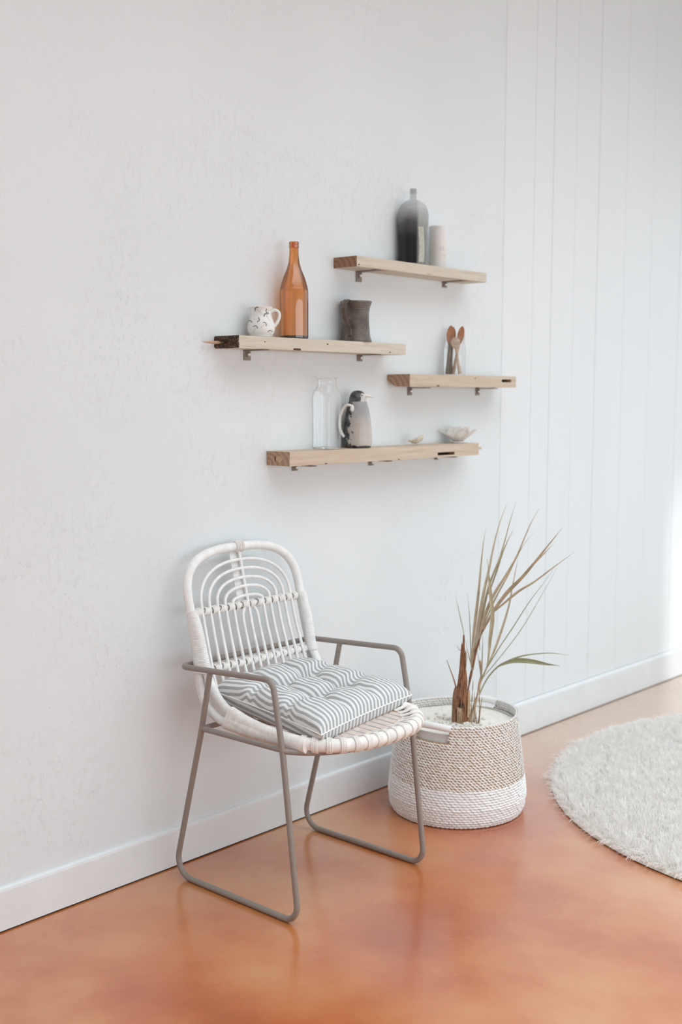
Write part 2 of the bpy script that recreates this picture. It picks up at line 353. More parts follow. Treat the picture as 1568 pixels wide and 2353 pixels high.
# ================================================================ the room
XL, XR, YF, H = -2.0, 5.78, -6.0, 3.5
SEAM = 3.66
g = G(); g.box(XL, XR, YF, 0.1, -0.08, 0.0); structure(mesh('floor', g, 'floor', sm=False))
g = G(); g.box(XL, SEAM, 0.0, 0.15, 0.0, H); g.box(SEAM, XR, 0.0025, 0.15, 0.0, H); wall = structure(mesh('wall_back', g, 'plaster', sm=False))
ed = [3.66, 3.859, 3.989, 4.154, 4.332, 4.557, 4.791, 5.062, 5.25, 5.43, 5.60, 5.775]
for i, (a, b) in enumerate(zip(ed, ed[1:])):
    g = G(); pr = random.uniform(0, 0.0008); g.box(a+0.0008, b-0.0008, -0.0008-pr, 0.0024, 0.134, H-0.002); mesh('board', g, 'board', wall, False, 0.0012)
g = G(); g.box(XL, XR, YF, 0.15, H, H+0.1); structure(mesh('ceiling', g, 'ceiling', sm=False))
g = G(); g.box(XL-0.1, XL, YF, 0.15, 0, H); structure(mesh('wall_left', g, 'ceiling', sm=False))
g = G(); g.box(XL-0.1, XR+0.12, YF-0.1, YF, 0, H); structure(mesh('wall_front', g, 'ceiling', sm=False))
# right wall, glazed from close to the corner
g = G(); g.box(XR, XR+0.12, YF, 0.15, 0, 0.12); g.box(XR, XR+0.12, YF, 0.15, 2.4, H); g.box(XR, XR+0.12, YF, -3.7, 0.12, 2.4); g.box(XR, XR+0.12, -0.05, 0.15, 0.12, 2.4)
structure(mesh('wall_right', g, 'ceiling', sm=False))
w = structure(link(bpy.data.objects.new('window_1', None))); w.location = (XR, -1.9, 0.12)
for k in range(5):
    y = -1.8+k*0.9125; g = G(); g.box(0.02, 0.09, y-0.03, y+0.03, 0, 2.28); mesh('frame_bar', g, 'trim', w, False, 0.004)
for z in (0.03, 0.80, 2.25):
    g = G(); g.box(0.025, 0.085, -1.8, 1.85, z-0.03, z+0.03); mesh('window_rail', g, 'trim', w, False, 0.004)
for k in range(4):
    y = -1.8+k*0.9125; g = G(); g.box(0.052, 0.058, y+0.03, y+0.8825, 0.06, 2.22); mesh('pane', g, 'clear', w, False)
# unseen bars added round the two fill lights, no openings behind them
def frame(name, loc, bars):
    w = structure(link(bpy.data.objects.new(name, None))); w.location = loc
    for b in bars: g = G(); g.box(*b); mesh('frame_bar', g, 'trim', w, False, 0.004)
frame('front_fill_frame', (2.2, YF, 0.05), [(-3.5, -3.41, 0, 0.18, 0, 2.1), (3.41, 3.5, 0, 0.18, 0, 2.1), (-3.41, 3.41, 0, 0.18, -0.05, 0.04), (-3.41, 3.41, 0, 0.18, 2.06, 2.14)])
frame('overhead_fill_frame', (2.9, -2.75, H-0.10), [(-2.8, -2.71, -1.9, 1.9, 0, 0.1), (2.71, 2.8, -1.9, 1.9, 0, 0.1), (-2.71, 2.71, -1.9, -1.81, 0, 0.1), (-2.71, 2.71, 1.81, 1.9, 0, 0.1)])
def baseboard(name, x0, x1, h, th, lip):
    prof = [(0.0, 0.004), (-th, 0.004), (-th, h-lip), (-th*0.86, h-lip*0.35), (-th*0.55, h-lip*0.05), (0.0, h)]
    g = G(); g.loft([[(x, y, z) for y, z in prof] for x in (x0, x1)]); return structure(mesh(name, g, 'trim', sm=False))
baseboard('baseboard_left', XL, SEAM, 0.112, 0.010, 0.010)
baseboard('baseboard_right', SEAM, XR-0.002, 0.133, 0.016, 0.012)
g = G(); g.box(XL, XR-0.002, -0.008, 0.0, 0.0005, 0.004); structure(mesh('gap_shade_strip', g, 'dark', sm=False))  # dark strip standing in for the shaded gap under the baseboards

# ================================================================ rattan armchair
CX = 2.293
chair = thing('rattan_armchair', (CX, 0, 0), 'white rattan armchair with arched back on a taupe metal sled frame', 'chair')
hw = 0.254; R8 = 0.008
loop = [(-0.4475, 0.560), (-0.4725, 0.437), (-0.5275, R8), (-0.055, R8), (-0.171, 0.437), (-0.206, 0.5975)]
for s in (-1, 1):
    p = fillet([(s*hw, y, z) for y, z in loop], [1.5, 0.042, 0.05, 1.5], 8)
    g = G(); g.tube(p, R8, 12); mesh('sled_leg', g, 'taupe', chair)
    g = G(); g.tube([(s*hw, -0.171, 0.437), (s*hw, -0.4725, 0.440)], R8*0.95, 12); mesh('side_rail', g, 'taupe', chair)
arm = [(-hw, -0.4475, 0.560), (-hw, -0.4365, 0.611), (-hw, -0.088, 0.5915), (hw, -0.088, 0.5915), (hw, -0.4365, 0.611), (hw, -0.4475, 0.560)]
g = G(); g.tube(fillet(arm, [0.040, 0.026, 0.026, 0.040], 8), R8, 12); mesh('arm_rail', g, 'taupe', chair)
fr = [(-hw, -0.4725, 0.437), (-0.20, -0.525, 0.432), (-0.11, -0.565, 0.428), (0, -0.575, 0.427), (0.11, -0.565, 0.428), (0.20, -0.525, 0.432), (hw, -0.4725, 0.437)]
g = G(); g.tube(smooth(fr, 6), R8*0.95, 12); mesh('front_rail', g, 'taupe', chair)
g = G(); g.tube([(-hw, -0.171, 0.437), (hw, -0.171, 0.437)], R8*0.9, 12); mesh('rear_rail', g, 'taupe', chair)

yb = lambda z: -0.122+0.262*(z-0.585)          # plane of the backrest
RT = 0.0128
# outer hoop: arch on top, sides down the back, then curling forward under the seat
arch = []
for i in range(25):
    a = pi*i/24; c, q = cos(a), sin(a); n = 2/2.9
    x = -0.214*(abs(c)**n)*(1 if c > 0 else -1); z = 0.752+0.137*abs(q)**n; arch.append((x, yb(z), z))
side = [(0.214, yb(0.68), 0.68), (0.216, -0.1175, 0.60), (0.219, -0.125, 0.545), (0.221, -0.150, 0.496), (0.222, -0.190, 0.468), (0.222, -0.245, 0.454)]
lp = [(-x, y, z) for x, y, z in side[::-1]]+arch+side
g = G(); g.tube(resample(smooth(lp, 4), 130), RT, 14); mesh('back_hoop', g, 'rattan', chair)
# inner hoop: follows the back, then sweeps forward along the seat
def sideB(s): return [(s*0.212, yb(0.72)-0.012, 0.72), (s*0.210, -0.115, 0.655), (s*0.208, -0.130, 0.600), (s*0.208, -0.150, 0.555), (s*0.208, -0.176, 0.521), (s*0.211, -0.212, 0.495), (s*0.216, -0.268, 0.474)]
for s in (-1, 1):
    g = G(); g.tube(smooth(sideB(s), 6), RT*0.95, 12); mesh('side_cane', g, 'rattan', chair)
# seat rim
rim = [(-0.217, -0.245, 0.466), (-0.222, -0.30, 0.458), (-0.224, -0.36, 0.455)]
for i in range(1, 24):
    a = pi*i/24; c, q = cos(a), sin(a); n = 2/2.7
    rim.append((-0.224*(abs(c)**n)*(1 if c > 0 else -1), -0.385-0.222*abs(q)**n, 0.455-0.006*q))
rim += [(-x, y, z) for x, y, z in rim[2::-1]]
rimp = resample(smooth(rim, 4), 420)
g = G(); g.tube(rimp, 0.0175, 12); mesh('seat_rim', g, 'rattan_warm', chair)
# close wound cane over the pairs of canes
def wound(name, A, B, ra, rb, turns, mat, parent, per=6):
    n = turns*per+1; A = resample(A, n); B = resample(B, n); rings = []
    for i in range(n):
        c = (A[i]+B[i])/2; j0, j1 = max(i-1, 0), min(i+1, n-1)
        t = ((A[j1]+B[j1])-(A[j0]+B[j0])).normalized(); d = B[i]-A[i]; d = d-t*d.dot(t)
        if d.length < 1e-4: d = Vector((0, -1, 0))-t*t.dot(Vector((0, -1, 0)))
        u = d.normalized(); w = t.cross(u); k = 1+0.075*abs(sin(pi*i/per)); f = i/(n-1); r = (ra+(rb-ra)*f)*k; ring = []
        for q in range(9): a = pi/2+pi*q/8; ring.append(A[i]+(u*cos(a)+w*sin(a))*r)
        for q in range(9): a = -pi/2+pi*q/8; ring.append(B[i]+(u*cos(a)+w*sin(a))*r)
        rings.append(ring)
    g = G(); g.loft(rings); return mesh(name, g, mat, parent)
for s in (-1, 1):
    A = smooth([(s*0.214, yb(0.735), 0.735), (s*0.214, yb(0.68), 0.68), (s*0.216, -0.1175, 0.60), (s*0.2175, -0.120, 0.572)], 8)
    B = smooth([(s*0.213, yb(0.735)-0.004, 0.735), (s*0.211, -0.110, 0.68), (s*0.2080, -0.131, 0.60), (s*0.208, -0.143, 0.572)], 8)
    wound('back_binding', A, B, 0.0140, 0.0142, 44, 'rattan', chair)
    A = smooth([(s*0.222, -0.232, 0.456), (s*0.223, -0.30, 0.452), (s*0.224, -0.38, 0.452), (s*0.222, -0.45, 0.451), (s*0.214, -0.520, 0.450)], 8)
    B = smooth([(s*0.212, -0.240, 0.485), (s*0.217, -0.31, 0.470), (s*0.222, -0.39, 0.461), (s*0.220, -0.45, 0.457), (s*0.2135, -0.519, 0.453)], 8)
    wound('side_binding', A, B, 0.0150, 0.0172, 80, 'rattan_warm', chair)
# winding round the front of the rim: wide straps that reach back over the seat
def strap(name, idx, wid, back, r, mat='rattan_warm'):
    t = (rimp[idx+1]-rimp[idx-1]).normalized(); up_ = Vector((0, 0, 1)); inw = up_.cross(t)
    if inw.dot(Vector((0, -0.38, 0))-Vector((rimp[idx].x, rimp[idx].y, 0))) < 0: inw = -inw
    c = rimp[idx]; prof = []
    for q in range(15):
        a = math.radians(-130)+math.radians(235)*q/14; prof.append(c-inw*cos(a)*r+up_*sin(a)*r)
    prof.append(c+inw*(back*0.45)+up_*0.012); prof.append(c+inw*back+up_*0.006)
    g = G(); ns = 4                                   # four canes side by side
    for s_ in range(ns): g.tube([p+t*wid*((s_+0.5)/ns-0.5)*(1 if k < 15 else 0.8) for k, p in enumerate(prof)], wid/ns*0.54, 6)
    mesh(name, g, mat, chair)
L0 = next(i for i, p in enumerate(rimp) if p.y < -0.500); L1 = len(rimp)-L0-1; NS = 16
for k in range(NS):
    idx = int(L0+(L1-L0)*k/(NS-1))
    strap('rim_strap', idx, 0.0165 if k % 2 else 0.0150, 0.040+0.004*(k % 2), 0.0190)
# inner cane that the straps hook over
inner = [(p.x*0.885, p.y+0.033, p.z+0.002) for p in rimp[L0-25:L1+26]]
g = G(); g.tube(inner[::4], 0.0048, 8); mesh('inner_cane', g, 'rattan', chair)
# spindles: down the back, round the bend and along the seat
DX = 0.0288; spx = [(i-6)*DX for i in range(13)]
def spin(x, ztop):
    k = 1+0.035*(abs(x)/0.17)
    return [(x, yb(ztop), ztop), (x*1.005, yb(0.66), 0.66), (x*1.02, yb(0.60)-0.004, 0.60), (x*1.03, -0.140, 0.545), (x*1.04, -0.168, 0.500), (x*1.06, -0.215, 0.468), (x*1.08, -0.285, 0.456)]
for i, x in enumerate(spx):
    j = abs(i-6)
    if j <= 1:
        top = [(x*0.55, yb(0.722), 0.722), (x*0.9, yb(0.706), 0.706)] if j == 1 else [(0, yb(0.88), 0.880), (0, yb(0.80), 0.80), (0, yb(0.728), 0.728)]
        g = G(); g.tube(smooth(top+spin(x, 0.690), 5), 0.0046, 8); mesh('spindle', g, 'rattan', chair)
    elif i < 6:
        zt = [0.753, 0.779, 0.803, 0.828, 0.853][j-2]; a_ = abs(x); zc = 0.738; mid = []
        for q in range(1, 20):
            a = pi*q/20; c, s_ = cos(a), sin(a); n = 2/2.35
            mid.append((-a_*(abs(c)**n)*(1 if c > 0 else -1), 0, zc+(zt-zc)*abs(s_)**n))
        mid = [(px_, yb(z)-0.001, z) for px_, _, z in mid]
        dn = spin(-a_, 0.725); up2 = [(-x_, y, z) for x_, y, z in dn]
        g = G(); g.tube(smooth(dn[::-1]+mid+up2, 4), 0.0045, 8); mesh('arched_spindle', g, 'rattan', chair)
# flat strip behind the centre rod
g = G(); rings = []
for q in range(9):
    z = 0.732+(0.878-0.732)*q/8; y = yb(z)+0.0085; rings.append([(-0.030, y, z), (0.003, y, z), (0.003, y+0.0022, z), (-0.030, y+0.0022, z)])
g.loft(rings); mesh('centre_strip', g, 'rattan', chair, False)
# cross bars with lashings
def coil(n=4, ry=0.0125, rz=0.0105, w=0.0125):
    g = G()
    for q in range(n):
        x = w*(q/(n-1)-0.5); g.tube([(x+0.0025*sin(2*pi*j/14), ry*cos(2*pi*j/14), rz*sin(2*pi*j/14)) for j in range(14)], 0.0021, 6, closed=True)
    return g
first = None
for z, w in ((0.727, 0.196), (0.575, 0.192)):
    y = yb(z)+0.007
    g = G(); g.tube([(-w, y, z), (w, y, z)], 0.0075, 10); mesh('cross_bar', g, 'rattan', chair)
    for k in range(14):
        x = (k-6.5)*DX; rot = (0, random.uniform(-0.25, 0.25), random.uniform(-0.12, 0.12))
        if first is None: first = mesh('lashing', coil(), 'rattan_warm', chair); first.location = (x, y-0.002, z); first.rotation_euler = rot
        else: copy_part(first, chair, (x, y-0.002, z), rot)
g = G()
for q in range(5): g.tube([(-0.012+0.006*q+0.001*sin(a*7), yb(0.889)+0.0150*cos(2*pi*a/16), 0.8895+0.0150*sin(2*pi*a/16)) for a in range(16)], 0.0024, 6, closed=True)
mesh('top_lashing', g, 'rattan_warm', chair)
# flat seat slats running back under the cushion
for i in range(13):
    x = (i-6)*0.0305; yf = -0.385-0.205*(max(0, 1-(abs(x)/0.222)**2.7))**(1/2.7)+0.012; g = G(); rings = []
    for q in range(7):
        y = -0.225+(yf+0.225)*q/6; z = 0.4555+0.0025*sin(pi*q/6); a = 0.0112
        rings.append([(x-a, y, z), (x, y, z+0.0022), (x+a, y, z), (x, y, z-0.0022)])
    g.loft(rings); mesh('seat_slat', g, 'slat', chair, False)
g = G(); g.tube([(-0.205, -0.40, 0.450), (0.205, -0.40, 0.450)], 0.004, 8); mesh('seat_stretcher', g, 'rattan', chair)

# ---------------------------------------------------------------- striped cushion
cush = thing('seat_cushion', (2.31, -0.33, 0.478), 'grey and white striped tufted cushion lying on the rattan armchair', 'cushion')
LB, RB, RF, LF = Vector((2.112, -0.135, 0.518)), Vector((2.495, -0.098, 0.519)), Vector((2.540, -0.482, 0.487)), Vector((2.090, -0.556, 0.484))
O = Vector((2.31, -0.33, 0.478)); n = 90
def cushion_pt(u, v, s):
    # u: back to front, v: left to right; sides pull in between the corners
    c = (LB*(1-u)+LF*u)*(1-v)+(RB*(1-u)+RF*u)*v
    cu, cv = 2*u-1, 2*v-1; mid = (LB+RB+RF+LF)/4
    c = c+Vector((-(0.010*(1-cu*cu))*cv, 0, 0))+Vector((0, 0.010*(1-cv*cv)*cu, 0))
    sag = -0.020*(1-cu**2)*(1-cv**2); e = (max(0, 1-abs(cu)**3.2)*max(0, 1-abs(cv)**3.2))**0.33
    cr = 0
    for t in (1/3, 2/3):
        cr += 0.24*math.exp(-((u-t)/0.04)**2)+0.24*math.exp(-((v-t)/0.04)**2)
    tuft = sum(math.exp(-(((u-a)/0.062)**2+((v-b)/0.062)**2)) for a in (1/3, 2/3) for b in (1/3, 2/3))
    tuft2 = sum(math.exp(-(((u-a)/0.17)**2+((v-b)/0.17)**2)) for a in (1/3, 2/3) for b in (1/3, 2/3))
    wr = 0.0016*sin(40*u+9*v)*sin(23*v-6*u)
    if s > 0: h = 0.066*e*(1-min(cr, 0.36)-0.42*min(tuft, 1)-0.16*min(tuft2, 1))+wr*e
    else: h = -0.052*e**0.85*(1-0.25*min(tuft, 1))
    z = c.z+sag+h; zmin = 0.4600
    return Vector((c.x, c.y, max(z, zmin+0.0008*s)))-O
g = G(); uv = []
for s in (1, -1):
    v = []; f = []
    for i in range(n+1):
        for j in range(n+1):
            u_, v_ = 0.5-0.5*cos(pi*i/n)*1.0, 0.5-0.5*cos(pi*j/n)
            u_ = 0.5*u_+0.5*i/n; v_ = 0.5*v_+0.5*j/n
            v.append(cushion_pt(u_, v_, s))
    for i in range(n+1):                  # stripe coordinate: length along the cloth from the centre line, one unit per stripe pair
        row = v[i*(n+1):(i+1)*(n+1)]; cum = [0.0]
        for p, q in zip(row, row[1:]): cum.append(cum[-1]+(Vector(q)-Vector(p)).length)
        mid_ = cum[n//2]; uv.extend([(i/n, (c_-mid_)/0.0174+(0.25 if s > 0 else 0.6)) for c_ in cum])
    for i in range(n):
        for j in range(n):
            a = i*(n+1)+j; q = (a, a+n+1, a+n+2, a+1); f.append(q if s > 0 else q[::-1])
    g.add(v, f)
mesh('cover', g, 'ticking', cush, True, 0, uv)
m = len(g.v)//2
edge = [i for i in range(n+1)]+[i*(n+1)+n for i in range(1, n+1)]+[n*(n+1)+j for j in range(n-1, -1, -1)]+[i*(n+1) for i in range(n-1, 0, -1)]
g2 = G(); g2.tube([g.v[i] for i in edge], 0.0016, 6, closed=True); uv2 = [(0.5, 0.5)]*len(g2.v)
mesh('seam', g2, 'rope_white', cush)
for a in (1/3, 2/3):
    for b in (1/3, 2/3):
        p = cushion_pt(a, b, 1); q = G(); q.tube([p+Vector((-0.006, -0.002, 0.0012)), p+Vector((0, 0, 0.0022)), p+Vector((0.006, 0.002, 0.0012))], 0.0012, 6); mesh('tuft_thread', q, 'spoon_grey', cush)
g = G(); tie = [(2.428, -0.120, 0.512), (2.424, -0.128, 0.535), (2.415, -0.130, 0.548), (2.412, -0.126, 0.540), (2.408, -0.132, 0.522)]
g.tube([Vector(p)-O for p in smooth(tie, 4)], 0.0028, 6); mesh('tie', g, 'spoon_grey', cush)

# ================================================================ wall shelves
SD = 0.095
def bracket(parent, x, z0, drop, w=0.024):
    g = G(); g.box(x-w/2, x+w/2, -0.0035, 0.0, z0-drop, z0-0.0005); g.box(x-w/2, x+w/2, -0.082, 0.0, z0-0.0032, z0-0.0004)
    b = mesh('bracket', g, 'bracket', parent, False, 0.0008)
    g = G(); zc = z0-min(0.0125, drop*0.45); r = 0.0058
    g.loft([[(x+0.003+r*k*cos(2*pi*j/12), y, zc+r*k*sin(2*pi*j/12)) for j in range(12)] for y, k in ((-0.003, 1.0), (-0.0075, 1.0), (-0.0095, 0.75), (-0.0102, 0.3))])
    mesh('bolt', g, 'bolt', b)
    g = G(); g.loft([[(x-0.002+0.0085*cos(2*pi*j/14), y, zc+0.0085*sin(2*pi*j/14)) for j in range(14)] for y in (-0.0034, -0.0042)]); mesh('washer', g, 'spoon_grey', b)
def dot(name, parent, x, z, w, h, mat='wood_dark'):
    g = G(); g.loft([[(x+w*cos(2*pi*j/10)*(1+0.2*sin(3*j)), -SD-y, z+h*sin(2*pi*j/10)) for j in range(10)] for y in (-0.001, 0.0006)]); mesh(name, g, mat, parent, False)
def slotted(L, h, sx0, sx1, sz0, sz1, depth):      # a plank whose front face has a slot cut into it
    g = G(); yi = -SD+depth
    g.box(0, L, yi, 0, 0, h); g.box(0, sx0, -SD, yi, 0, h); g.box(sx1, L, -SD, yi, 0, h)
    if sz1 < h: g.box(sx0, sx1, -SD, yi, sz1, h)
    if sz0 > 0: g.box(sx0, sx1, -SD, yi, 0, sz0)
    return g
# second from top: long plank with a burnt, grooved left end
A = thing('wall_shelf', (2.246, -0.0005, 1.4465), 'long pale wood wall shelf with a burnt left end, under the amber bottle', 'shelf', 0, 'plank wall shelves')
g = G(); h = 0.0345; L = 0.735
prof = [(0.004, 0), (L, 0), (L, h), (0.003, h), (0, h-0.004), (0, 0.0215), (0.020, 0.0205), (0.020, 0.0125), (0.001, 0.012), (0.0, 0.005)]
g.loft([[(x, y, z) for x, z in prof] for y in (0, -0.058)]); full = [prof[i] for i in (0, 1, 2, 3, 4, 9)]
g.loft([[(x, y, z) for x, z in full] for y in (-0.058, -SD)]); mesh('plank', g, 'pine_burnt', A, False)
g = G(); sp = [(0.018, -0.020, 0.0165), (-0.006, -0.018, 0.0162), (-0.030, -0.014, 0.0160), (-0.050, -0.010, 0.0168)]
g.tube(sp, [0.0042, 0.0046, 0.0030, 0.0012], 7); mesh('splinter', g, 'splinter', A, False)
bracket(A, 2.371-2.246, 0, 0.0300, 0.026); bracket(A, 2.864-2.246, 0, 0.0215)
dot('nail_hole', A, 0.105, 0.020, 0.0025, 0.0015); dot('nail_hole', A, 0.365, 0.022, 0.003, 0.002); dot('nail_hole', A, 0.655, 0.006, 0.004, 0.002)
g = G(); g.box(0.220, 0.250, -SD-0.0006, -SD+0.004, 0.0, 0.0055); mesh('notch', g, 'wood_dark', A, False)
# topmost
B = thing('wall_shelf', (2.741, -0.0005, 1.7065), 'topmost pale wood wall shelf under the black ombre bottle', 'shelf', 0, 'plank wall shelves')
g = G(); g.box(0, 0.680, -SD, 0, 0, 0.0325); mesh('plank', g, 'pine', B, False, 0.0012)
bracket(B, 2.858-2.741, 0, 0.0330, 0.026); bracket(B, 3.306-2.741, 0, 0.0200)
dot('nail_hole', B, 0.010, 0.006, 0.003, 0.002); dot('knot', B, 0.360, 0.004, 0.016, 0.0016, 'splinter')
for x in (0.145, 0.595):
    g = G(); g.box(x-0.014, x+0.014, -SD+0.008, -SD+0.03, -0.0008, 0.003); mesh('notch', g, 'splinter', B, False)
# short one on the right
Cs = thing('wall_shelf', (3.003, -0.0005, 1.3465), 'short wall shelf with a dark slot, under the jar of wooden spoons', 'shelf', 0, 'plank wall shelves')
g = G(); L = 0.612; h = 0.0395; g.loft([[(0, 0, h), (0, -SD, h), (0, -SD, 0), (0, -0.032, 0), (0, 0, 0.022)], [(0.55, 0, h), (0.55, -SD, h), (0.55, -SD, 0), (0.55, -0.032, 0), (0.55, 0, 0.022)]])
s_ = slotted(L-0.50, h, 0.022, 0.080, 0.0185, 0.0285, 0.03); g = G(); pr = lambda x: [(x, 0, h), (x, -SD, h), (x, -SD, 0), (x, -0.032, 0), (x, 0, 0.022)]
g.loft([pr(0), pr(0.50)]); g.add([(x+0.50, y, z) for x, y, z in s_.v], s_.f); mesh('plank', g, 'oak', Cs, False)
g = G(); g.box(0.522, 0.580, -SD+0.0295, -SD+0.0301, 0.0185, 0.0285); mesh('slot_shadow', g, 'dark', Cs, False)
bracket(Cs, 3.120-3.003, -0.002, 0.0265, 0.022); bracket(Cs, 3.5095-3.003, -0.002, 0.0265, 0.022)
dot('knot', Cs, 0.150, 0.003, 0.008, 0.002); dot('nail_hole', Cs, 0.36, 0.030, 0.004, 0.0015)
# lowest
D = thing('wall_shelf', (2.450, -0.0005, 1.1120), 'lowest wall shelf, long warm wood, under the clear glass bottle', 'shelf', 0, 'plank wall shelves')
h = 0.0415; L = 0.940
s_ = slotted(L-0.5, h, 0.205, 0.300, 0.006, 0.016, 0.03); g = G(); g.box(0, 0.5, -SD, 0, 0, h); g.add([(x+0.5, y, z) for x, y, z in s_.v], s_.f); mesh('plank', g, 'oak', D, False)
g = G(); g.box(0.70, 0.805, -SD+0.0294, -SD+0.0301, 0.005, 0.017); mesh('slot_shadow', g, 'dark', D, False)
g = G(); g.box(L, L+0.046, -0.075, -0.030, 0.0165, 0.0255); mesh('tongue', g, 'oak', D, False, 0.001)
bracket(D, 2.568-2.45, -0.003, 0.0190); bracket(D, 2.922-2.45, -0.002, 0.0190); bracket(D, 3.272-2.45, -0.002, 0.0130)
g = G(); g.loft([[(x, -0.052+r*1.5*cos(2*pi*j/14)*(1+0.25*sin(2*j)), 0.0195+r*sin(2*pi*j/14)) for j in range(14)] for x, r in ((0.001, 0.0085), (-0.0006, 0.0085))]); mesh('knot', g, 'splinter', D, False)
g = G(); g.loft([[(x, -0.036+0.0022*cos(2*pi*j/10), 0.0200+0.0085*sin(2*pi*j/10)) for j in range(10)] for x in (0.001, -0.0010)]); mesh('knot_hole', g, 'wood_dark', D, False)
dot('knot', D, 0.155, 0.0015, 0.006, 0.0015); dot('knot', D, 0.50, 0.0015, 0.005, 0.0015)
TA, TB, TC, TD = 1.4810, 1.7390, 1.3860, 1.1535

# ================================================================ things on the shelves
# ---- flowered mug
o = thing('flowered_mug', (2.379, -0.052, TA), 'small white mug with blue flower sprigs standing left of the amber bottle', 'mug', facing(2.379, -0.052))
prof = [(0.026, 0.0), (0.031, 0.0015), (0.0325, 0.006), (0.0370, 0.013), (0.0396, 0.024), (0.0390, 0.034), (0.0355, 0.046), (0.0315, 0.056), (0.0298, 0.066), (0.0308, 0.076), (0.0338, 0.0845)]
mugP = [p for p in prof]
inner = [(r-0.0028, z) for r, z in prof[::-1] if z > 0.004]
def mug_r(z):
    for (r0, z0), (r1, z1) in zip(mugP, mugP[1:]):
        if z0 <= z <= z1: return r0+(r1-r0)*(z-z0)/(z1-z0)
    return mugP[-1][0]
sm_ = smooth([(r, 0, z) for r, z in prof], 3); inn = smooth([(r, 0, z) for r, z in inner], 3)
g = G(); g.lathe([(p.x, p.z) for p in sm_]+[(prof[-1][0]-0.0012, 0.0853)]+[(p.x, p.z) for p in inn]+[(0.001, 0.006)], 48, cap1=True); mesh('body', g, 'ceramic', o)
g = G(); g.tube(resample(smooth([(0.0275, 0, 0.072), (0.038, 0, 0.077), (0.049, 0, 0.072), (0.0520, 0, 0.060), (0.046, 0, 0.043), (0.0365, 0, 0.030)], 6), 30), 0.0036, 10, flat=1.25); mesh('handle', g, 'ceramic', o)
def on_mug(sx, z): r = mug_r(z)+0.0004; t = max(-1.4, min(1.4, math.asin(max(-0.985, min(0.985, sx/r))))); return (r*sin(t), -r*cos(t), z)
def patch(g, sx, z, a, b, rot, mi=0):
    v = [on_mug(sx, z)]
    for j in range(8): t = 2*pi*j/8; dx, dz = a*cos(t), b*sin(t); v.append(on_mug(sx+dx*cos(rot)-dz*sin(rot), z+dx*sin(rot)+dz*cos(rot)))
    g.add(v, [(0, 1+j, 1+(j+1) % 8) for j in range(8)], mi)
S_ = 0.001238/15.68
for fx, fy, sx, sy in ((520, 500, 645, 610), (845, 715, 965, 870), (915, 540, 1010, 490), (510, 855, 390, 830), (760, 1035, 645, 1150), (440, 1160, 390, 1300), (985, 1310, 1000, 1420), (235, 960, 200, 1080)):
    cx, cz, tx, tz = (fx-655)*S_, (1465-fy)*S_, (sx-655)*S_, (1465-sy)*S_
    d = Vector((cx-tx, cz-tz)); ln = d.length; d.normalize(); a0 = math.atan2(d.y, d.x); g = G()
    for q in (-1.15, -0.55, 0.0, 0.5, 1.1): a = a0+q; patch(g, cx+0.0066*cos(a), cz+0.0062*sin(a), 0.0019, 0.00145, a)
    for q in range(7): t = q/6; patch(g, tx+(cx-tx)*t, tz+(cz-tz)*t, ln*0.10+0.0003, 0.00035, a0, 1)
    mesh('flower_print', g, ['print', 'stem_print'], o, False)
# ---- amber bottle
o = thing('amber_bottle', (2.513, -0.052, TA), 'tall amber brown glass wine bottle standing on the second shelf', 'bottle')
prof = [(0.0392, 0.0), (0.0420, 0.003), (0.0422, 0.010), (0.0420, 0.13), (0.0405, 0.145), (0.0365, 0.162), (0.0290, 0.184), (0.0205, 0.205), (0.0158, 0.224), (0.0140, 0.242), (0.0133, 0.263)]
pp = [(p.x, p.z) for p in resample(smooth([(r, 0, z) for r, z in prof[2:]], 5), 60)]
g = G(); g.lathe(prof[:2]+pp, 56, cap1=False); body = mesh('body', g, 'amber', o)
g = G(); g.lathe([(0.0133, 0.263), (0.0146, 0.2635), (0.0148, 0.268), (0.0140, 0.2690), (0.0140, 0.2725), (0.0146, 0.2735), (0.0142, 0.2790), (0.0125, 0.2800), (0.0105, 0.2795), (0.0100, 0.2640)], 40, cap0=False, cap1=False); mesh('lip', g, 'amber', o)
g = G(); g.lathe([(0.0385, 0.0012), (0.0405, 0.0045), (0.0400, 0.0085), (0.030, 0.0100), (0.014, 0.0110), (0.002, 0.0115)], 40); mesh('thick_base', g, 'amber_base', o)
# ---- stoneware tankard
o = thing('stoneware_tankard', (2.789, -0.051, TA), 'dark grey stoneware tankard with a scrolled handle right of the amber bottle', 'tankard', facing(2.789, -0.051))
prof = [(0.0495, 0.0), (0.0505, 0.003), (0.0490, 0.0075), (0.0463, 0.013), (0.0445, 0.022), (0.0430, 0.040), (0.0415, 0.060), (0.0410, 0.078), (0.0420, 0.096), (0.0455, 0.112), (0.0500, 0.1235)]
prof = [(r*0.99, z) for r, z in prof]; sm_ = [(p.x+0.00035*sin(p.z*900), p.z) for p in resample(smooth([(r, 0, z) for r, z in prof], 5), 60)]
g = G(); g.lathe(sm_+[(0.0488, 0.1255), (0.0470, 0.1240)]+[(r-0.0040, z) for r, z in prof[::-1][1:-2]]+[(0.001, 0.006)], 56); mesh('body', g, 'tankard', o)
th = math.radians(-24); dr = Vector((sin(th), -cos(th), 0)); tg = Vector((cos(th), sin(th), 0))
hp = [(0.0425, 0.106), (0.056, 0.122), (0.074, 0.124), (0.090, 0.110), (0.093, 0.090), (0.083, 0.067), (0.066, 0.051), (0.0500, 0.042), (0.0460, 0.030), (0.0460, 0.020)]
hp = [p for p in resample(smooth([(a, 0, b) for a, b in hp], 6), 44)]; g = G(); rings = []
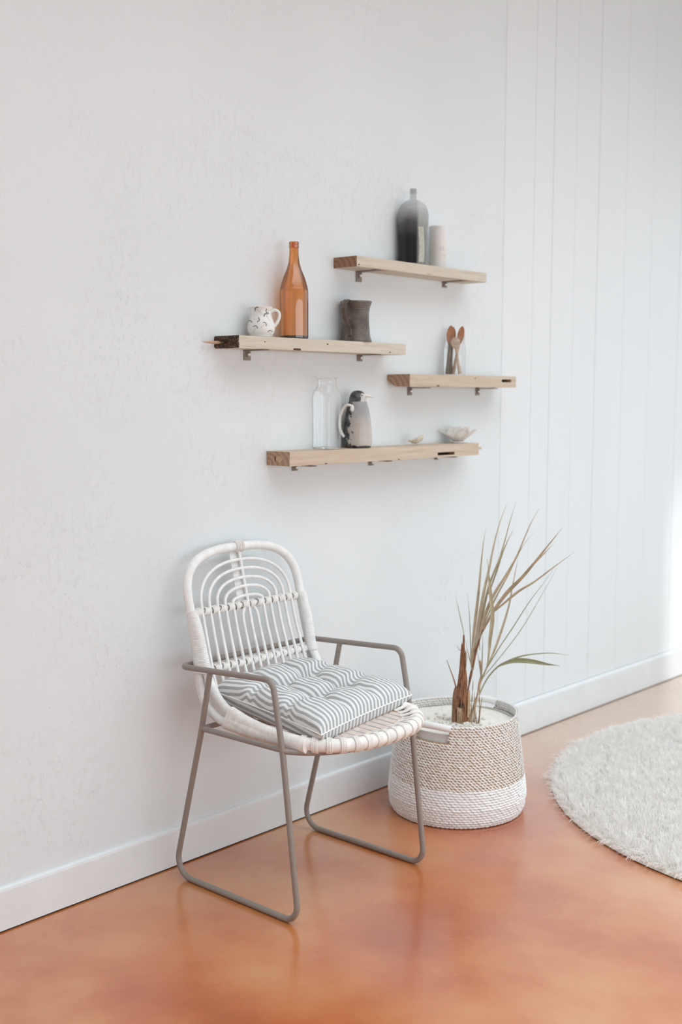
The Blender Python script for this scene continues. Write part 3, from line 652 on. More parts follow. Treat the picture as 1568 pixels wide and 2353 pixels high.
for i, p in enumerate(hp):
    t = (hp[min(i+1, 43)]-hp[max(i-1, 0)]).normalized(); nn = Vector((-t.z, 0, t.x)); w = 0.0115*(1-0.4*i/43); ring = []
    for a, b in ((-1, 0.0), (-0.6, 0.0024), (0, 0.0016), (0.6, 0.0024), (1, 0.0), (0.6, -0.0024), (0, -0.0026), (-0.6, -0.0024)):
        q = p+nn*b; ring.append(dr*q.x+tg*(a*w)+Vector((0, 0, q.z)))
    rings.append(ring)
g.loft(rings); mesh('handle', g, 'tankard', o)
# ---- black ombre bottle
o = thing('ombre_bottle', (3.070, -0.049, TB), 'black fading to grey glass bottle with short neck on the topmost shelf', 'bottle', facing(3.070, -0.049))
prof = [(0.0460, 0.0), (0.0470, 0.003), (0.0470, 0.03), (0.0478, 0.07), (0.0493, 0.11), (0.0508, 0.145), (0.0505, 0.160), (0.0470, 0.178), (0.0390, 0.193), (0.0260, 0.204), (0.0125, 0.2095), (0.0108, 0.2120), (0.0104, 0.2280)]
pp = [(p.x, p.z) for p in resample(smooth([(r, 0, z) for r, z in prof], 5), 60)]
g = G(); g.lathe(pp, 56, sy=0.66, cap1=False); mesh('body', g, 'smoke', o)
g = G(); g.lathe([(0.0104, 0.2278), (0.0120, 0.2285), (0.0122, 0.2315), (0.0112, 0.2325), (0.0118, 0.2335), (0.0119, 0.2385), (0.0110, 0.2390), (0.0112, 0.2445), (0.0085, 0.2445), (0.0080, 0.2285)], 36, sy=0.9, cap0=False, cap1=False); mesh('neck_finish', g, 'smoke', o)
g = G(); g.lathe([(0.0440, 0.0004), (0.0450, 0.004), (0.0440, 0.0055)], 40, sy=0.66); mesh('thick_base', g, 'dark', o)
g = G(); rings = []
for q in range(15):
    z = 0.008+0.112*q/14; ring = []; ring2 = []
    for j in range(7):
        x = 0.0190+0.0170*j/6+0.002*sin(q*0.3); rr = 0.0474+0.003*z/0.14; y = -0.66*math.sqrt(max(rr*rr-x*x, 0))-0.0008; ring.append((x, y, z)); ring2.append((x, y+0.002, z))
    rings.append(ring+ring2[::-1])
g.loft(rings); mesh('label_strip', g, 'label', o)
# ---- white tin
o = thing('white_canister', (3.205, -0.049, TB), 'slim white canister with faint grey lettering behind the black bottle', 'canister', facing(3.205, -0.049))
R_ = 0.0305; HT = 0.139
g = G(); g.lathe([(R_-0.001, 0), (R_, 0.0012), (R_, HT-0.008), (R_-0.0005, HT-0.0075)], 48); can = mesh('body', g, 'candle', o)
g = G(); g.lathe([(R_+0.0003, HT-0.0078), (R_+0.0004, HT-0.002), (R_-0.001, HT), (R_-0.003, HT-0.0006), (0.002, HT-0.0006)], 48); mesh('lid', g, 'candle', o)
def text_geo(body, size):
    c = bpy.data.curves.new('t', 'FONT'); c.body = body; c.size = size; t = bpy.data.objects.new('t', c); scene.collection.objects.link(t)
    me = t.evaluated_get(bpy.context.evaluated_depsgraph_get()).to_mesh(); v = [tuple(p.co) for p in me.vertices]; f = [tuple(p.vertices) for p in me.polygons]
    bpy.data.objects.remove(t); bpy.data.curves.remove(c); return v, f
def print_on(g, v, f, s0, z0):
    g.add([((R_+0.0003)*sin((s0+x)/R_), -(R_+0.0003)*cos((s0+x)/R_), z0+z) for x, z, _ in v], f)
g = G(); v, f = text_geo('FL', 0.0205); print_on(g, v, f, 0.006, 0.056)
v, f = text_geo('flora', 0.008); v, f = [(a*0.9, b*0.5, c) for a, b, c in v], f
v2 = [(0, 0, 0), (0.020, 0, 0), (0.011, 0.011, 0)]; print_on(g, v2, [(0, 1, 2)], 0.016, 0.078)
for z, w in ((0.041, 0.012), (0.033, 0.010)): print_on(g, [(0, 0, 0), (w/2, 0, 0), (w, 0, 0), (w, 0.0022, 0), (w/2, 0.0022, 0), (0, 0.0022, 0)], [(0, 1, 4, 5), (1, 2, 3, 4)], 0.017, z)
mesh('lettering', g, 'print_grey', o, False)
# ---- jar of spoons
JX = 3.303
o = thing('glass_jar', (JX, -0.050, TC), 'clear round glass jar holding wooden spoons on the short shelf', 'jar', facing(JX, -0.05))
g = G(); g.lathe([(0.034, 0.0), (0.0375, 0.003), (0.0385, 0.010), (0.0385, 0.088), (0.0365, 0.100), (0.0335, 0.108), (0.0335, 0.128), (0.0345, 0.1295), (0.0335, 0.1315)], 48, cap1=False); mesh('body', g, 'clear', o)
for z in (0.112, 0.119, 0.126):
    g = G(); g.tube([(0.0340*cos(2*pi*j/40), 0.0340*sin(2*pi*j/40), z) for j in range(40)], 0.0009, 6, closed=True); mesh('screw_thread', g, 'clear', o)
rz = Matrix.Rotation(facing(JX, -0.05), 3, 'Z')
def spoon(label, foot, tip, bw, bl, bt, mats, group):
    f, t = rz @ Vector(foot), rz @ Vector(tip); d = (t-f); ln = d.length; d.normalize()
    s = thing('wooden_spoon', (JX+f.x, -0.050+f.y, TC+f.z), label, 'spoon', 0, group)
    z = Vector((0, 0, 1)); x = (rz @ Vector((1, 0, 0))); x = (x-d*x.dot(d)).normalized(); y = d.cross(x); R = Matrix((x, y, d)).transposed()
    g = G(); hl = ln-bl; g.tube([d*(hl*q/10) for q in range(11)], [0.0058, 0.0062, 0.0060, 0.0056, 0.0052, 0.0048, 0.0045, 0.0043, 0.0043, 0.0046, 0.0055], 10); mesh('handle', g, mats[0], s)
    g = G(); nn = 18; rings = []
    for q in range(nn+1):
        a = q/nn; w = bw*math.sqrt(max(0.02, 1-(2*a-1)**2))*(0.86+0.14*sin(pi*a)); c = d*(hl-0.004+(bl+0.004)*a); ring = []
        for j in range(14):
            t_ = 2*pi*j/14; dish = 0.0045*(cos(t_)**2-1)*sin(pi*a) if sin(t_) < 0 else 0
            ring.append(c+x*w*cos(t_)+y*(bt*sin(t_)*sin(pi*min(max(a, .06), .94))-dish))
        rings.append(ring)
    g.loft(rings); mesh('bowl', g, mats[1], s)
gr = 'wooden spoons in the jar'
spoon('brown wooden spoon rising on the left side of the glass jar', (-0.0240, -0.010, 0.0048), (-0.0125, 0.004, 0.170), 0.0135, 0.062, 0.0045, ('spoon_grey', 'spoon'), gr)
spoon('brown wooden spoon leaning to the right side of the glass jar', (-0.0040, 0.016, 0.0048), (0.0265, 0.008, 0.168), 0.0120, 0.060, 0.0045, ('spoon_pale', 'spoon'), gr)
spoon('dark edged wooden spoon half hidden behind the left brown spoon', (-0.0135, 0.016, 0.0048), (-0.0050, 0.020, 0.166), 0.0110, 0.058, 0.0045, ('spoon_grey', 'spoon'), gr)
spoon('pale round wooden spoon low inside the glass jar', (0.0195, -0.008, 0.0048), (-0.0005, -0.012, 0.130), 0.0165, 0.036, 0.0045, ('spoon_pale', 'spoon_pale'), gr)
# ---- clear bottle
o = thing('clear_glass_bottle', (2.6585, -0.049, TD), 'wide square clear glass bottle with a short neck on the lowest shelf', 'bottle', math.radians(2))
prof = [(0.0320, 0.0, 6), (0.0345, 0.003, 6), (0.0350, 0.010, 6), (0.0358, 0.160, 6), (0.0352, 0.168, 5), (0.0335, 0.177, 4), (0.0300, 0.187, 2.8), (0.0285, 0.194, 2.1), (0.0280, 0.200, 2), (0.0280, 0.2120, 2), (0.0295, 0.2150, 2), (0.0322, 0.2165, 2), (0.0326, 0.2190, 2), (0.0318, 0.2205, 2), (0.0285, 0.2205, 2)]
g = G(); rings = []
for r, z, e in prof: rings.append([(r*cos(2*pi*j/64)*(abs(cos(2*pi*j/64))**e+abs(sin(2*pi*j/64))**e)**(-1/e), r*sin(2*pi*j/64)*(abs(cos(2*pi*j/64))**e+abs(sin(2*pi*j/64))**e)**(-1/e), z) for j in range(64)])
g.loft(rings, caps=False); g.f.append(tuple(range(63, -1, -1))); g.mi.append(0); mesh('body', g, 'clear', o)
g = G(); g.lathe([(0.0310, 0.001), (0.0330, 0.004), (0.0320, 0.007), (0.010, 0.0075)], 40, shape=5); mesh('thick_base', g, 'clear', o)
# ---- penguin jug
o = thing('penguin_jug', (2.801, -0.049, TD), 'glazed penguin shaped jug with dark head and pointed beak on the lowest shelf', 'jug', facing(2.801, -0.049))
prof = [(0.0400, 0.0), (0.0425, 0.004), (0.0450, 0.016), (0.0452, 0.036), (0.0440, 0.060), (0.0412, 0.086), (0.0378, 0.110), (0.0335, 0.128), (0.0295, 0.140), (0.0278, 0.1445)]
pp = [(p.x, p.z) for p in resample(smooth([(r, 0, z) for r, z in prof], 5), 50)]
g = G(); g.lathe(pp, 48, sy=0.92); mesh('body', g, 'penguin', o)
g = G(); g.lathe([(0.0276, 0.1442), (0.0278, 0.1462), (0.0270, 0.155), (0.0245, 0.1645), (0.0195, 0.1725), (0.0120, 0.1775), (0.002, 0.1795)], 40, sy=0.92); hd = mesh('head', g, 'penguin_head', o)
g = G(); g.tube([(0.021, -0.006, 0.163), (0.030, -0.007, 0.1625), (0.040, -0.008, 0.1605), (0.0505, -0.009, 0.1575)], [0.0075, 0.0052, 0.0036, 0.0008], 10); mesh('beak', g, 'ceramic', hd)
for sy in (-1,):
    g = G(); g.sphere((0.0135, -0.0215, 0.1640), 0.0020, 0.0014, 0.0020, 10, 8); mesh('eye', g, 'dark', hd)
g = G(); g.tube(resample(smooth([(-0.018, -0.030, 0.131), (-0.029, -0.030, 0.134), (-0.040, -0.022, 0.128), (-0.052, -0.016, 0.104), (-0.0555, -0.012, 0.072), (-0.050, -0.012, 0.048), (-0.040, -0.018, 0.034)], 6), 40), 0.0058, 10, flat=0.75); mesh('handle', g, 'ceramic', o)
g = G(); g.sphere((-0.017, -0.0315, 0.124), 0.0060, 0.0050, 0.0110, 12, 10); mesh('handle_rest', g, 'ceramic', o)
# ---- seashell
o = thing('seashell', (3.102, -0.050, TD), 'small cream bivalve seashell lying half open on the lowest shelf', 'shell', facing(3.102, -0.05))
def valve(tilt, mi, lift):
    g = G(); R = Matrix.Rotation(tilt, 3, 'Y'); rings = []; nn = 12; m_ = 28
    for side in (1, 0.86):
        for q in (range(nn+1) if side == 1 else range(nn, -1, -1)):
            a = q/nn; ring = []
            for j in range(m_):
                t = 2*pi*j/m_; rr = 0.0260*a*side*(1+0.03*cos(t*9)*a); x, y = rr*cos(t)*1.0+0.0255, rr*sin(t)*0.85
                z = 0.0215*side*math.sqrt(max(0, 1-a*a*0.98))*(-1 if mi == 0 else 1)
                ring.append(R @ Vector((x, y, z))+Vector((-0.0265, 0, lift)))
            rings.append(ring)
    g.loft(rings, True); return g
mesh('valve', valve(math.radians(-27), 0, 0.0150), 'shell', o)
g = G(); g.tube([(-0.0255, -0.006, 0.0135), (-0.0275, 0, 0.0140), (-0.0255, 0.006, 0.0135)], 0.0035, 8); mesh('hinge', g, 'spoon_pale', o)
# ---- capiz lotus
o = thing('lotus_tealight_holder', (3.330, -0.050, TD), 'white shell lotus flower tealight holder at the right end of the lowest shelf', 'candle holder', facing(3.33, -0.05))
g = G(); g.lathe([(0.020, 0.0), (0.0225, 0.002), (0.0215, 0.0065), (0.002, 0.0065)], 28); mesh('base', g, 'ceramic', o)
def petal(ln, wd, lean, curl):
    g = G(); rings = []; nn = 10
    for q in range(nn+1):
        t = q/nn; w = wd*(sin(pi*min(0.04+0.96*t, 1)**0.85)**0.75 if t < 1 else 0.02)+0.0006
        a = lean+curl*t; yy = -(0.014+ln*(t*sin(lean)+0.5*curl*t*t*cos(lean))); zz = 0.0045+ln*(t*cos(lean)-0.5*curl*t*t*sin(lean)); ring = []; r2 = []
        for j in range(7): s = j/3-1; ring.append((w*s, yy-0.0*s, zz+0.0045*s*s*(1 if lean > .6 else .5))); r2.append((w*s, yy+0.0006, zz+0.0045*s*s*(1 if lean > .6 else .5)+0.0008))
        rings.append(ring+r2[::-1])
    g.loft(rings)
    e = G(); ev = [Vector(r[0])+Vector((0, -0.0003, 0)) for r in rings]+[Vector(r[6])+Vector((0, -0.0003, 0)) for r in rings[::-1]]; e.tube(ev, 0.0004, 5, closed=True)
    return g, e
for nP, off, ln, wd, lean, curl in ((8, 0.25, 0.066, 0.0195, math.radians(50), 0.12), (8, 0.64, 0.056, 0.0190, math.radians(24), 0.10)):
    p0 = None
    for k in range(nP):
        a = off+2*pi*k/nP
        if p0 is None:
            pg, eg = petal(ln, wd, lean, curl); p0 = mesh('petal', pg, 'capiz', o); e0 = mesh('petal_rim', eg, 'brass', p0); p0.rotation_euler = (0, 0, a)
        else:
            c = copy_part(p0, o, (0, 0, 0), (0, 0, a)); copy_part(e0, c)

# ================================================================ woven basket planter
BX, BY = 3.008, -0.298
basket = thing('woven_basket', (BX, BY, 0), 'white and tan woven rope basket planter beside the rattan armchair', 'basket', facing(BX, BY))
BP = [(0.0, 0.203), (0.02, 0.213), (0.06, 0.2185), (0.10, 0.2145), (0.14, 0.209), (0.20, 0.202), (0.26, 0.195), (0.318, 0.189)]
def br(z):
    for (z0, r0), (z1, r1) in zip(BP, BP[1:]):
        if z0 <= z <= z1: return r0+(r1-r0)*(z-z0)/(z1-z0)
    return BP[-1][1] if z > 0.3 else BP[0][1]
def wob(a, z): return 1+0.010*sin(2*a+0.6)*(z/0.32)+0.006*sin(3*a+1.1+z*9)
def topz(a): return 0.004*sin(2*a+1.0)
# stitches: small tapered capsules laid along each row
NS_ = 6; ts = np.linspace(-1, 1, NS_); cap_r = np.sqrt(np.clip(1-ts**2*0.92, 0.05, 1)); NA = 6
tmpl = np.array([[t, r*cos(2*pi*j/NA), r*sin(2*pi*j/NA)] for t, r in zip(ts, cap_r) for j in range(NA)])
tf = [(i*NA+j, i*NA+(j+1) % NA, (i+1)*NA+(j+1) % NA, (i+1)*NA+j) for i in range(NS_-1) for j in range(NA)]
def stitches(name, specs, mats, parent):
    V = []; F = []; MI = []
    for n_, (a, z, ln, rd, tilt, off, mi) in enumerate(specs):
        r = br(z)*wob(a, z)+off; ca, sa = cos(a), sin(a)
        tg = np.array([-sa*cos(tilt), ca*cos(tilt), sin(tilt)]); no = np.array([ca, sa, 0.06]); no /= np.linalg.norm(no); bi = np.cross(tg, no)
        c = np.array([r*ca, r*sa, z+topz(a)*min(1, z/0.3)])
        V.append(c+tmpl[:, :1]*tg*ln+tmpl[:, 1:2]*no*rd*0.8+tmpl[:, 2:3]*bi*rd)
        o = n_*len(tmpl); F.extend([(p+o, q+o, r_+o, s+o) for p, q, r_, s in tf]); MI.extend([mi]*len(tf))
    me = bpy.data.meshes.new(name); me.from_pydata(np.concatenate(V).tolist(), [], F)
    for m in mats: me.materials.append(M[m])
    me.polygons.foreach_set('material_index', MI); me.polygons.foreach_set('use_smooth', [True]*len(F)); me.update()
    o = link(bpy.data.objects.new(name, me)); o.parent = parent; o['kind'] = 'stuff'; return o
HA = [(-pi/2-math.radians(24), math.radians(17)), (pi/2-math.radians(24), math.radians(17))]
def in_handle(a, z, pad=0.0):
    for c, w in HA:
        d = (a-c+pi) % (2*pi)-pi
        if abs(d) < w+pad and z > 0.262: return True
    return False
sp = []; rows = 15; ZB = 0.116
for i in range(rows):
    z = 0.006+(ZB-0.006)*i/(rows-1); nst = 92
    for j in range(nst):
        a = 2*pi*(j+0.5*(i % 2)+random.uniform(-.1, .1))/nst; sp.append((a, z+random.uniform(-.0005, .0005), 0.0092, 0.0046, -0.13, random.uniform(-.0006, .0008), 0))
stitches('white_band', sp, ['rope_white'], basket)
sp = []; rows = 25
for i in range(rows):
    z = ZB+0.0075+(0.314-ZB-0.0075)*i/(rows-1); nst = 106
    for j in range(nst):
        a = 2*pi*(j+0.34*i+random.uniform(-.08, .08))/nst; aa = (a+pi) % (2*pi)-pi
        if in_handle(aa, z): continue
        sp.append((a, z+random.uniform(-.0006, .0006), 0.0081, 0.0027, -0.42, 0.0012+random.uniform(-.0008, .0010), 0))
        if z > 0.255: sp.append((a, z, 0.0080, 0.0028, 0.42, -0.0022, 0))
        sp.append((a+pi/nst, z-0.0010+random.uniform(-.0006, .0006), 0.0078, 0.0030, -0.30, -0.0002, 1))
stitches('twined_weave', sp, ['rope_white', 'rope_tan'], basket)
# inner wall between the stitches and the cotton lining
def shell(name, mat, d, z0, z1, thick, parent, cut=False):
    g = G(); nn = 96; zs = [z0+(z1-z0)*k/12 for k in range(13)]
    def p(a, z, e): r = br(z)*wob(a, z)+d+e; return (r*cos(a), r*sin(a), z+topz(a)*min(1, z/0.3))
    for e in (0, -thick):
        o = len(g.v)
        for z in zs:
            for j in range(nn): g.v.append(p(2*pi*j/nn, z, e))
        for i in range(12):
            for j in range(nn):
                am = (2*pi*(j+0.5)/nn+pi) % (2*pi)-pi
                if cut and in_handle(am, (zs[i]+zs[i+1])/2): continue
                q = (o+i*nn+j, o+i*nn+(j+1) % nn, o+(i+1)*nn+(j+1) % nn, o+(i+1)*nn+j); g.f.append(q if e == 0 else q[::-1]); g.mi.append(0)
    return mesh(name, g, mat, parent)
shell('inner_weave', 'rope_tan', -0.0001, 0.12, 0.314, 0.0006, basket, True)
shell('base_wall', 'rope_white', -0.0022, 0.004, 0.125, 0.0015, basket)
shell('lining', 'liner', -0.009, 0.006, 0.288, 0.003, basket)
g = G(); g.lathe([(0.001, 0.003), (0.200, 0.003), (0.200, 0.006), (0.001, 0.006)], 48); mesh('base', g, 'rope_white', basket)
for c, w in HA:
    n_ = 150; path = []
    for k in range(n_):
        a = c-w-0.02+(2*w+0.04)*k/(n_-1); r = br(0.316)*wob(a, 0.316)-0.001; path.append((r*cos(a), r*sin(a), 0.3085+topz(a)+0.004*sin(pi*k/(n_-1))))
    g = G(); g.tube(path, [0.0105*(1+0.05*abs(sin(pi*k/4))) for k in range(n_)], 12); mesh('rope_handle', g, 'rope_white', basket)
# ---- fill
fill = thing('gravel_fill', (BX, BY, 0.27), 'fine white grit filling the woven basket around the dry palm', 'gravel', facing(BX, BY))
g = G(); rings = []
for k in range(16):
    rr = 0.178*(1-k/15)+0.002; rings.append([(rr*cos(2*pi*j/60), rr*sin(2*pi*j/60), 0.015+0.010*(1-(rr/0.18)**2)+0.002*sin(9*rr*40)*cos(2*pi*j/60*5)+random.uniform(-.001, .001)) for j in range(60)])
rings.insert(0, [(0.178*cos(2*pi*j/60), 0.178*sin(2*pi*j/60), 0.0) for j in range(60)])
g.loft(rings); gm = mesh('grit', g, 'sand', fill); gm['kind'] = 'stuff'
PB = Vector((2.962, -0.348, 0.285)); Rf = Matrix.Rotation(-facing(BX, BY), 3, 'Z')
loc = Rf @ (PB-Vector((BX, BY, 0.27)))
V = G()
for k in range(260):
    a = random.uniform(0, 2*pi); d = abs(random.gauss(0, 0.042)); x, y = loc.x+d*cos(a)*1.25-0.012, loc.y+d*sin(a)-0.004
    if x*x+y*y > 0.165**2: continue
    s = random.uniform(0.003, 0.0068); zz = 0.0250-0.010*((x*x+y*y)/0.0324)+s*0.55
    V.sphere((x, y, zz), s*random.uniform(.9, 1.3), s, s*random.uniform(.7, 1), 7, 5)
pm = mesh('pebbles', V, 'pebble', fill); pm['kind'] = 'stuff'

# ================================================================ dry palm
palm = thing('dry_palm', tuple(PB), 'half dead palm with brown husk trunk and long dry leaves in the woven basket', 'plant')
VIEW = Vector((-0.744, -0.668, 0.12)).normalized()
def leaf(pts, w, tw, asym=0.0):
    P = resample(smooth(pts, 8), 26); g = G(); rings = []
    for i, p in enumerate(P):
        t = i/25; T = (P[min(i+1, 25)]-P[max(i-1, 0)]).normalized()
        nrm = (VIEW+Vector((sin(tw), cos(tw)*0.6, 0))*0.35).normalized(); W = T.cross(nrm).normalized(); nrm = W.cross(T)
        if w > 0.006: k = min(1, 0.42+1.6*t) * min(1, ((1-t)/0.62))**0.8
        else: k = min(1, 0.8+t)*min(1, ((1-t)/0.5))**0.7
        if w > 0.013: k = max(0.10, sin(pi*min(max((t-0.12)/0.86, 0.02), 1))**1.0)
        h = max(w*0.5*k, 0.0003); f = h*0.45; th = 0.0004
        rings.append([p-W*h, p+nrm*(-f), p+W*h, p+nrm*(-f+th+h*0.12)])
    g.loft(rings); return g
LEAVES=[
 ('tan',.0091,[(.036, -.011, .2), (.05, -.004, .263), (.065, -.0, .32), (.085, .003, .406), (.102, .008, .48), (.119, .012, .554), (.136, .014, .612)]),
 ('tan',.0104,[(.041, -.014, .213), (.063, -.007, .278), (.088, -.003, .35), (.114, .0, .42), (.139, .002, .477), (.165, .004, .547), (.195, .004, .618), (.228, -.002, .685)]),
 ('olive',.0072,[(.048, -.018, .232), (.069, -.025, .346), (.091, -.035, .443), (.116, -.052, .518), (.134, -.062, .583), (.149, -.07, .644), (.166, -.08, .704)]),
 ('olive',.0049,[(.086, -.035, .411), (.115, -.045, .484), (.136, -.05, .535), (.156, -.055, .573), (.179, -.063, .612)]),
 ('tan',.0091,[(.049, -.019, .239), (.065, -.035, .338), (.081, -.055, .407), (.104, -.084, .47), (.125, -.111, .532), (.137, -.129, .588), (.151, -.149, .647), (.16, -.167, .684)]),
 ('olive',.0055,[(.076, -.013, .277), (.119, -.033, .383), (.159, -.055, .46), (.195, -.072, .531), (.22, -.083, .57), (.245, -.094, .596)]),
 ('tan',.0111,[(.065, -.029, .294), (.075, -.06, .359), (.093, -.101, .424), (.109, -.142, .472), (.121, -.178, .52), (.141, -.22, .583), (.154, -.257, .634)]),
 ('tan',.0042,[(.114, -.146, .478), (.141, -.166, .515), (.168, -.186, .548), (.193, -.204, .578)]),
 ('tan',.0072,[(.089, -.047, .349), (.107, -.077, .383), (.133, -.116, .424), (.16, -.155, .455), (.198, -.205, .505), (.232, -.252, .55)]),
 ('olive',.0124,[(.044, -.064, .2), (.054, -.066, .278), (.062, -.068, .342), (.062, -.062, .401), (.061, -.056, .449), (.06, -.051, .497), (.058, -.047, .528)]),
 ('tan',.0072,[(.066, -.046, .181), (.095, -.056, .237), (.126, -.065, .31), (.153, -.069, .376), (.171, -.067, .427), (.193, -.067, .491), (.209, -.064, .529)]),
 ('green',.0029,[(.055, -.038, .155), (.078, -.076, .236), (.105, -.118, .317), (.129, -.157, .394), (.152, -.197, .46), (.159, -.223, .501)]),
 ('green',.0023,[(.073, -.03, .147), (.112, -.076, .224), (.148, -.12, .304), (.183, -.16, .397), (.219, -.2, .497)]),
 ('green',.0046,[(.044, -.035, .096), (.057, -.041, .125), (.075, -.052, .157), (.098, -.071, .186), (.128, -.097, .205), (.157, -.124, .217), (.192, -.158, .223), (.223, -.189, .224), (.259, -.226, .217)]),
 ('green',.0137,[(.079, -.076, .185), (.091, -.099, .2), (.102, -.122, .209), (.116, -.151, .212), (.131, -.179, .21), (.149, -.213, .205), (.168, -.247, .202)]),
 ('green',.0026,[(.049, .001, .176), (.07, .02, .256), (.09, .04, .335), (.107, .061, .404)]),
 ('green',.0026,[(.025, .013, .278), (.025, .016, .297), (.022, .027, .342), (.017, .042, .407)]),
 ('olive',.0029,[(.027, -.019, .176), (.023, -.014, .203), (.018, -.01, .226), (.015, -.004, .259), (.016, -.007, .272)]),
 ('olive',.0033,[(.068, -.025, .137), (.077, -.021, .195), (.084, -.017, .25), (.09, -.013, .285)]),
 ('olive',.0029,[(.06, -.03, .146), (.062, -.022, .184), (.064, -.014, .216), (.066, -.008, .235)]),
]
STALKS=[
 ('stalk_brown',.0111,[(.014, -.008, .051), (.018, -.007, .083), (.023, -.008, .116), (.033, -.012, .168), (.043, -.016, .21), (.049, -.019, .241), (.066, -.03, .297), (.081, -.041, .33)]),
 ('stalk_tan',.0130,[(.009, -.025, .004), (.016, -.028, .034), (.026, -.033, .073), (.035, -.038, .112), (.043, -.04, .151), (.047, -.041, .176), (.046, -.035, .206)]),
 ('stalk_tan',.0065,[(.046, -.035, .009), (.05, -.034, .048), (.052, -.03, .084), (.056, -.029, .126)]),
 ('stalk_tan',.0052,[(.033, -.012, .015), (.039, -.01, .056), (.045, -.008, .098), (.051, -.006, .137)]),
 ('stalk_tan',.0085,[(.003, -.019, .012), (.019, -.026, .047), (.034, -.031, .084), (.046, -.033, .119)]),
 ('husk_branch',.0078,[(-.003, .015, .083), (-.009, .016, .117), (-.017, .018, .145), (-.028, .024, .177), (-.04, .031, .212)]),
 ('husk_branch',.0036,[(.019, .014, .232), (.012, .016, .236), (.006, .019, .242), (.001, .022, .254)]),
 ('husk_branch',.0046,[(.014, -.003, .183), (.016, -.004, .206), (.018, -.005, .219), (.017, -.003, .225)]),
]
TRUNK=[ ((-.002, .006, .025), .0252),((-.001, .007, .044), .0244),((.002, .009, .07), .0228),((.004, .009, .096), .0212),((.008, .009, .119), .0205),((.012, .008, .142), .0182),((.014, .009, .168), .013),((.017, .009, .187), .0107),((.017, .01, .2), .0091),((.02, .011, .226), .0081),((.022, .013, .249), .0062),((.024, .013, .265), .0046),((.025, .014, .284), .0029) ]

for i_ in (0, 1, 2, 4, 15, 17): LEAVES[i_][2].insert(0, (0.038, -0.013, 0.172))      # each blade grows out of a stalk
for i_ in (9, 10, 11, 12, 18, 19): LEAVES[i_][2].insert(0, (0.046, -0.037, 0.132))
LEAVES[14][2].insert(0, (0.066, -0.050, 0.150)); LEAVES[5][2].insert(0, (0.060, -0.024, 0.235)); LEAVES[8][2].insert(0, (0.070, -0.035, 0.310))
TRUNK = [(p, r*(1.0 if p[2] < 0.10 else 0.82)) for p, r in TRUNK]
for n_, (m_, w, pts) in enumerate(LEAVES): mesh('leaf', leaf(pts, w*1.12, n_*1.7), m_, palm, False)
for n_, (m_, w, pts) in enumerate(STALKS):
    P = resample(smooth(pts, 6), 24); nm = 'husk_strip' if m_ == 'husk_branch' else 'stalk'
    R_s = [w*0.5*((1-0.75*i/23) if nm == 'husk_strip' else (0.85+0.25*sin(i*0.9+n_)-0.35*i/23)) for i in range(24)]
    g = G(); g.tube(P, R_s, 9, flat=0.7); mesh(nm, g, m_, palm)
g = G(); rings = []; NT = 26
tp = resample([p for p, r in TRUNK], 60); zs = [p[2] for p, r in TRUNK]; rs_ = [r for p, r in TRUNK]
for i, p in enumerate(tp):
    r = float(np.interp(p.z, zs, rs_))
    rings.append([p+Vector((r*cos(2*pi*j/NT)*(1+0.13*sin(5*j*1.3+p.z*22)+0.06*sin(j*11+i)), r*0.8*sin(2*pi*j/NT)*(1+0.10*sin(4*j+p.z*30)), 0)) for j in range(NT)])
low = [q+Vector((0, 0, -0.030)) for q in rings[0]]; g.loft([low]+rings); mesh('trunk', g, 'trunk', palm)
# torn husk plates standing off the trunk, their top edges ragged
def axis(z): return float(np.interp(z, zs, [p[0] for p, _ in TRUNK])), float(np.interp(z, zs, [p[1] for p, _ in TRUNK])), float(np.interp(z, zs, rs_))
def plate(a0, a1, z0, z1, lean, rag, mat):
    nc, nr = 9, 8; g = G(); rings = []; top = [z1-rag*random.random()*(1.6 if c_ in (0, nc-1) else 1) for c_ in range(nc)]
    for q in range(nr+1):
        t = q/nr; o_, i_ = [], []
        for c_ in range(nc):
            z = z0+(top[c_]-z0)*t; cx_, cy_, r = axis(z); b = a0+(a1-a0)*c_/(nc-1); r2 = max(r, 0.004)*(1+0.05*sin(c_*2.3))+0.0012+lean*t**2
            o_.append((cx_+r2*cos(b), cy_+0.85*r2*sin(b), z)); i_.append((cx_+(r2-0.0012)*cos(b), cy_+0.85*(r2-0.0012)*sin(b), z))
        rings.append(o_+i_[::-1])
    g.loft(rings); mesh('husk_plate', g, mat, palm, False)
AV = math.atan2(-0.668, -0.744)                # the side turned to the room
plate(AV-1.9, AV-0.55, -0.01, 0.135, 0.004, 0.05, 'husk_branch'); plate(AV+0.35, AV+1.7, -0.01, 0.145, 0.003, 0.05, 'trunk')
plate(AV-0.7, AV+0.45, 0.055, 0.165, 0.003, 0.03, 'stalk_brown'); plate(AV-1.2, AV-0.1, 0.10, 0.205, 0.002, 0.05, 'husk_branch')
plate(AV+0.0, AV+1.2, 0.11, 0.190, 0.004, 0.04, 'trunk'); plate(AV-1.6, AV-0.4, 0.15, 0.270, 0.002, 0.06, 'stalk_brown'); plate(AV+0.5, AV+1.5, 0.16, 0.245, 0.003, 0.05, 'husk_branch')
plate(AV-0.35, AV+0.30, -0.01, 0.070, 0.006, 0.03, 'stalk_tan')
g = G()
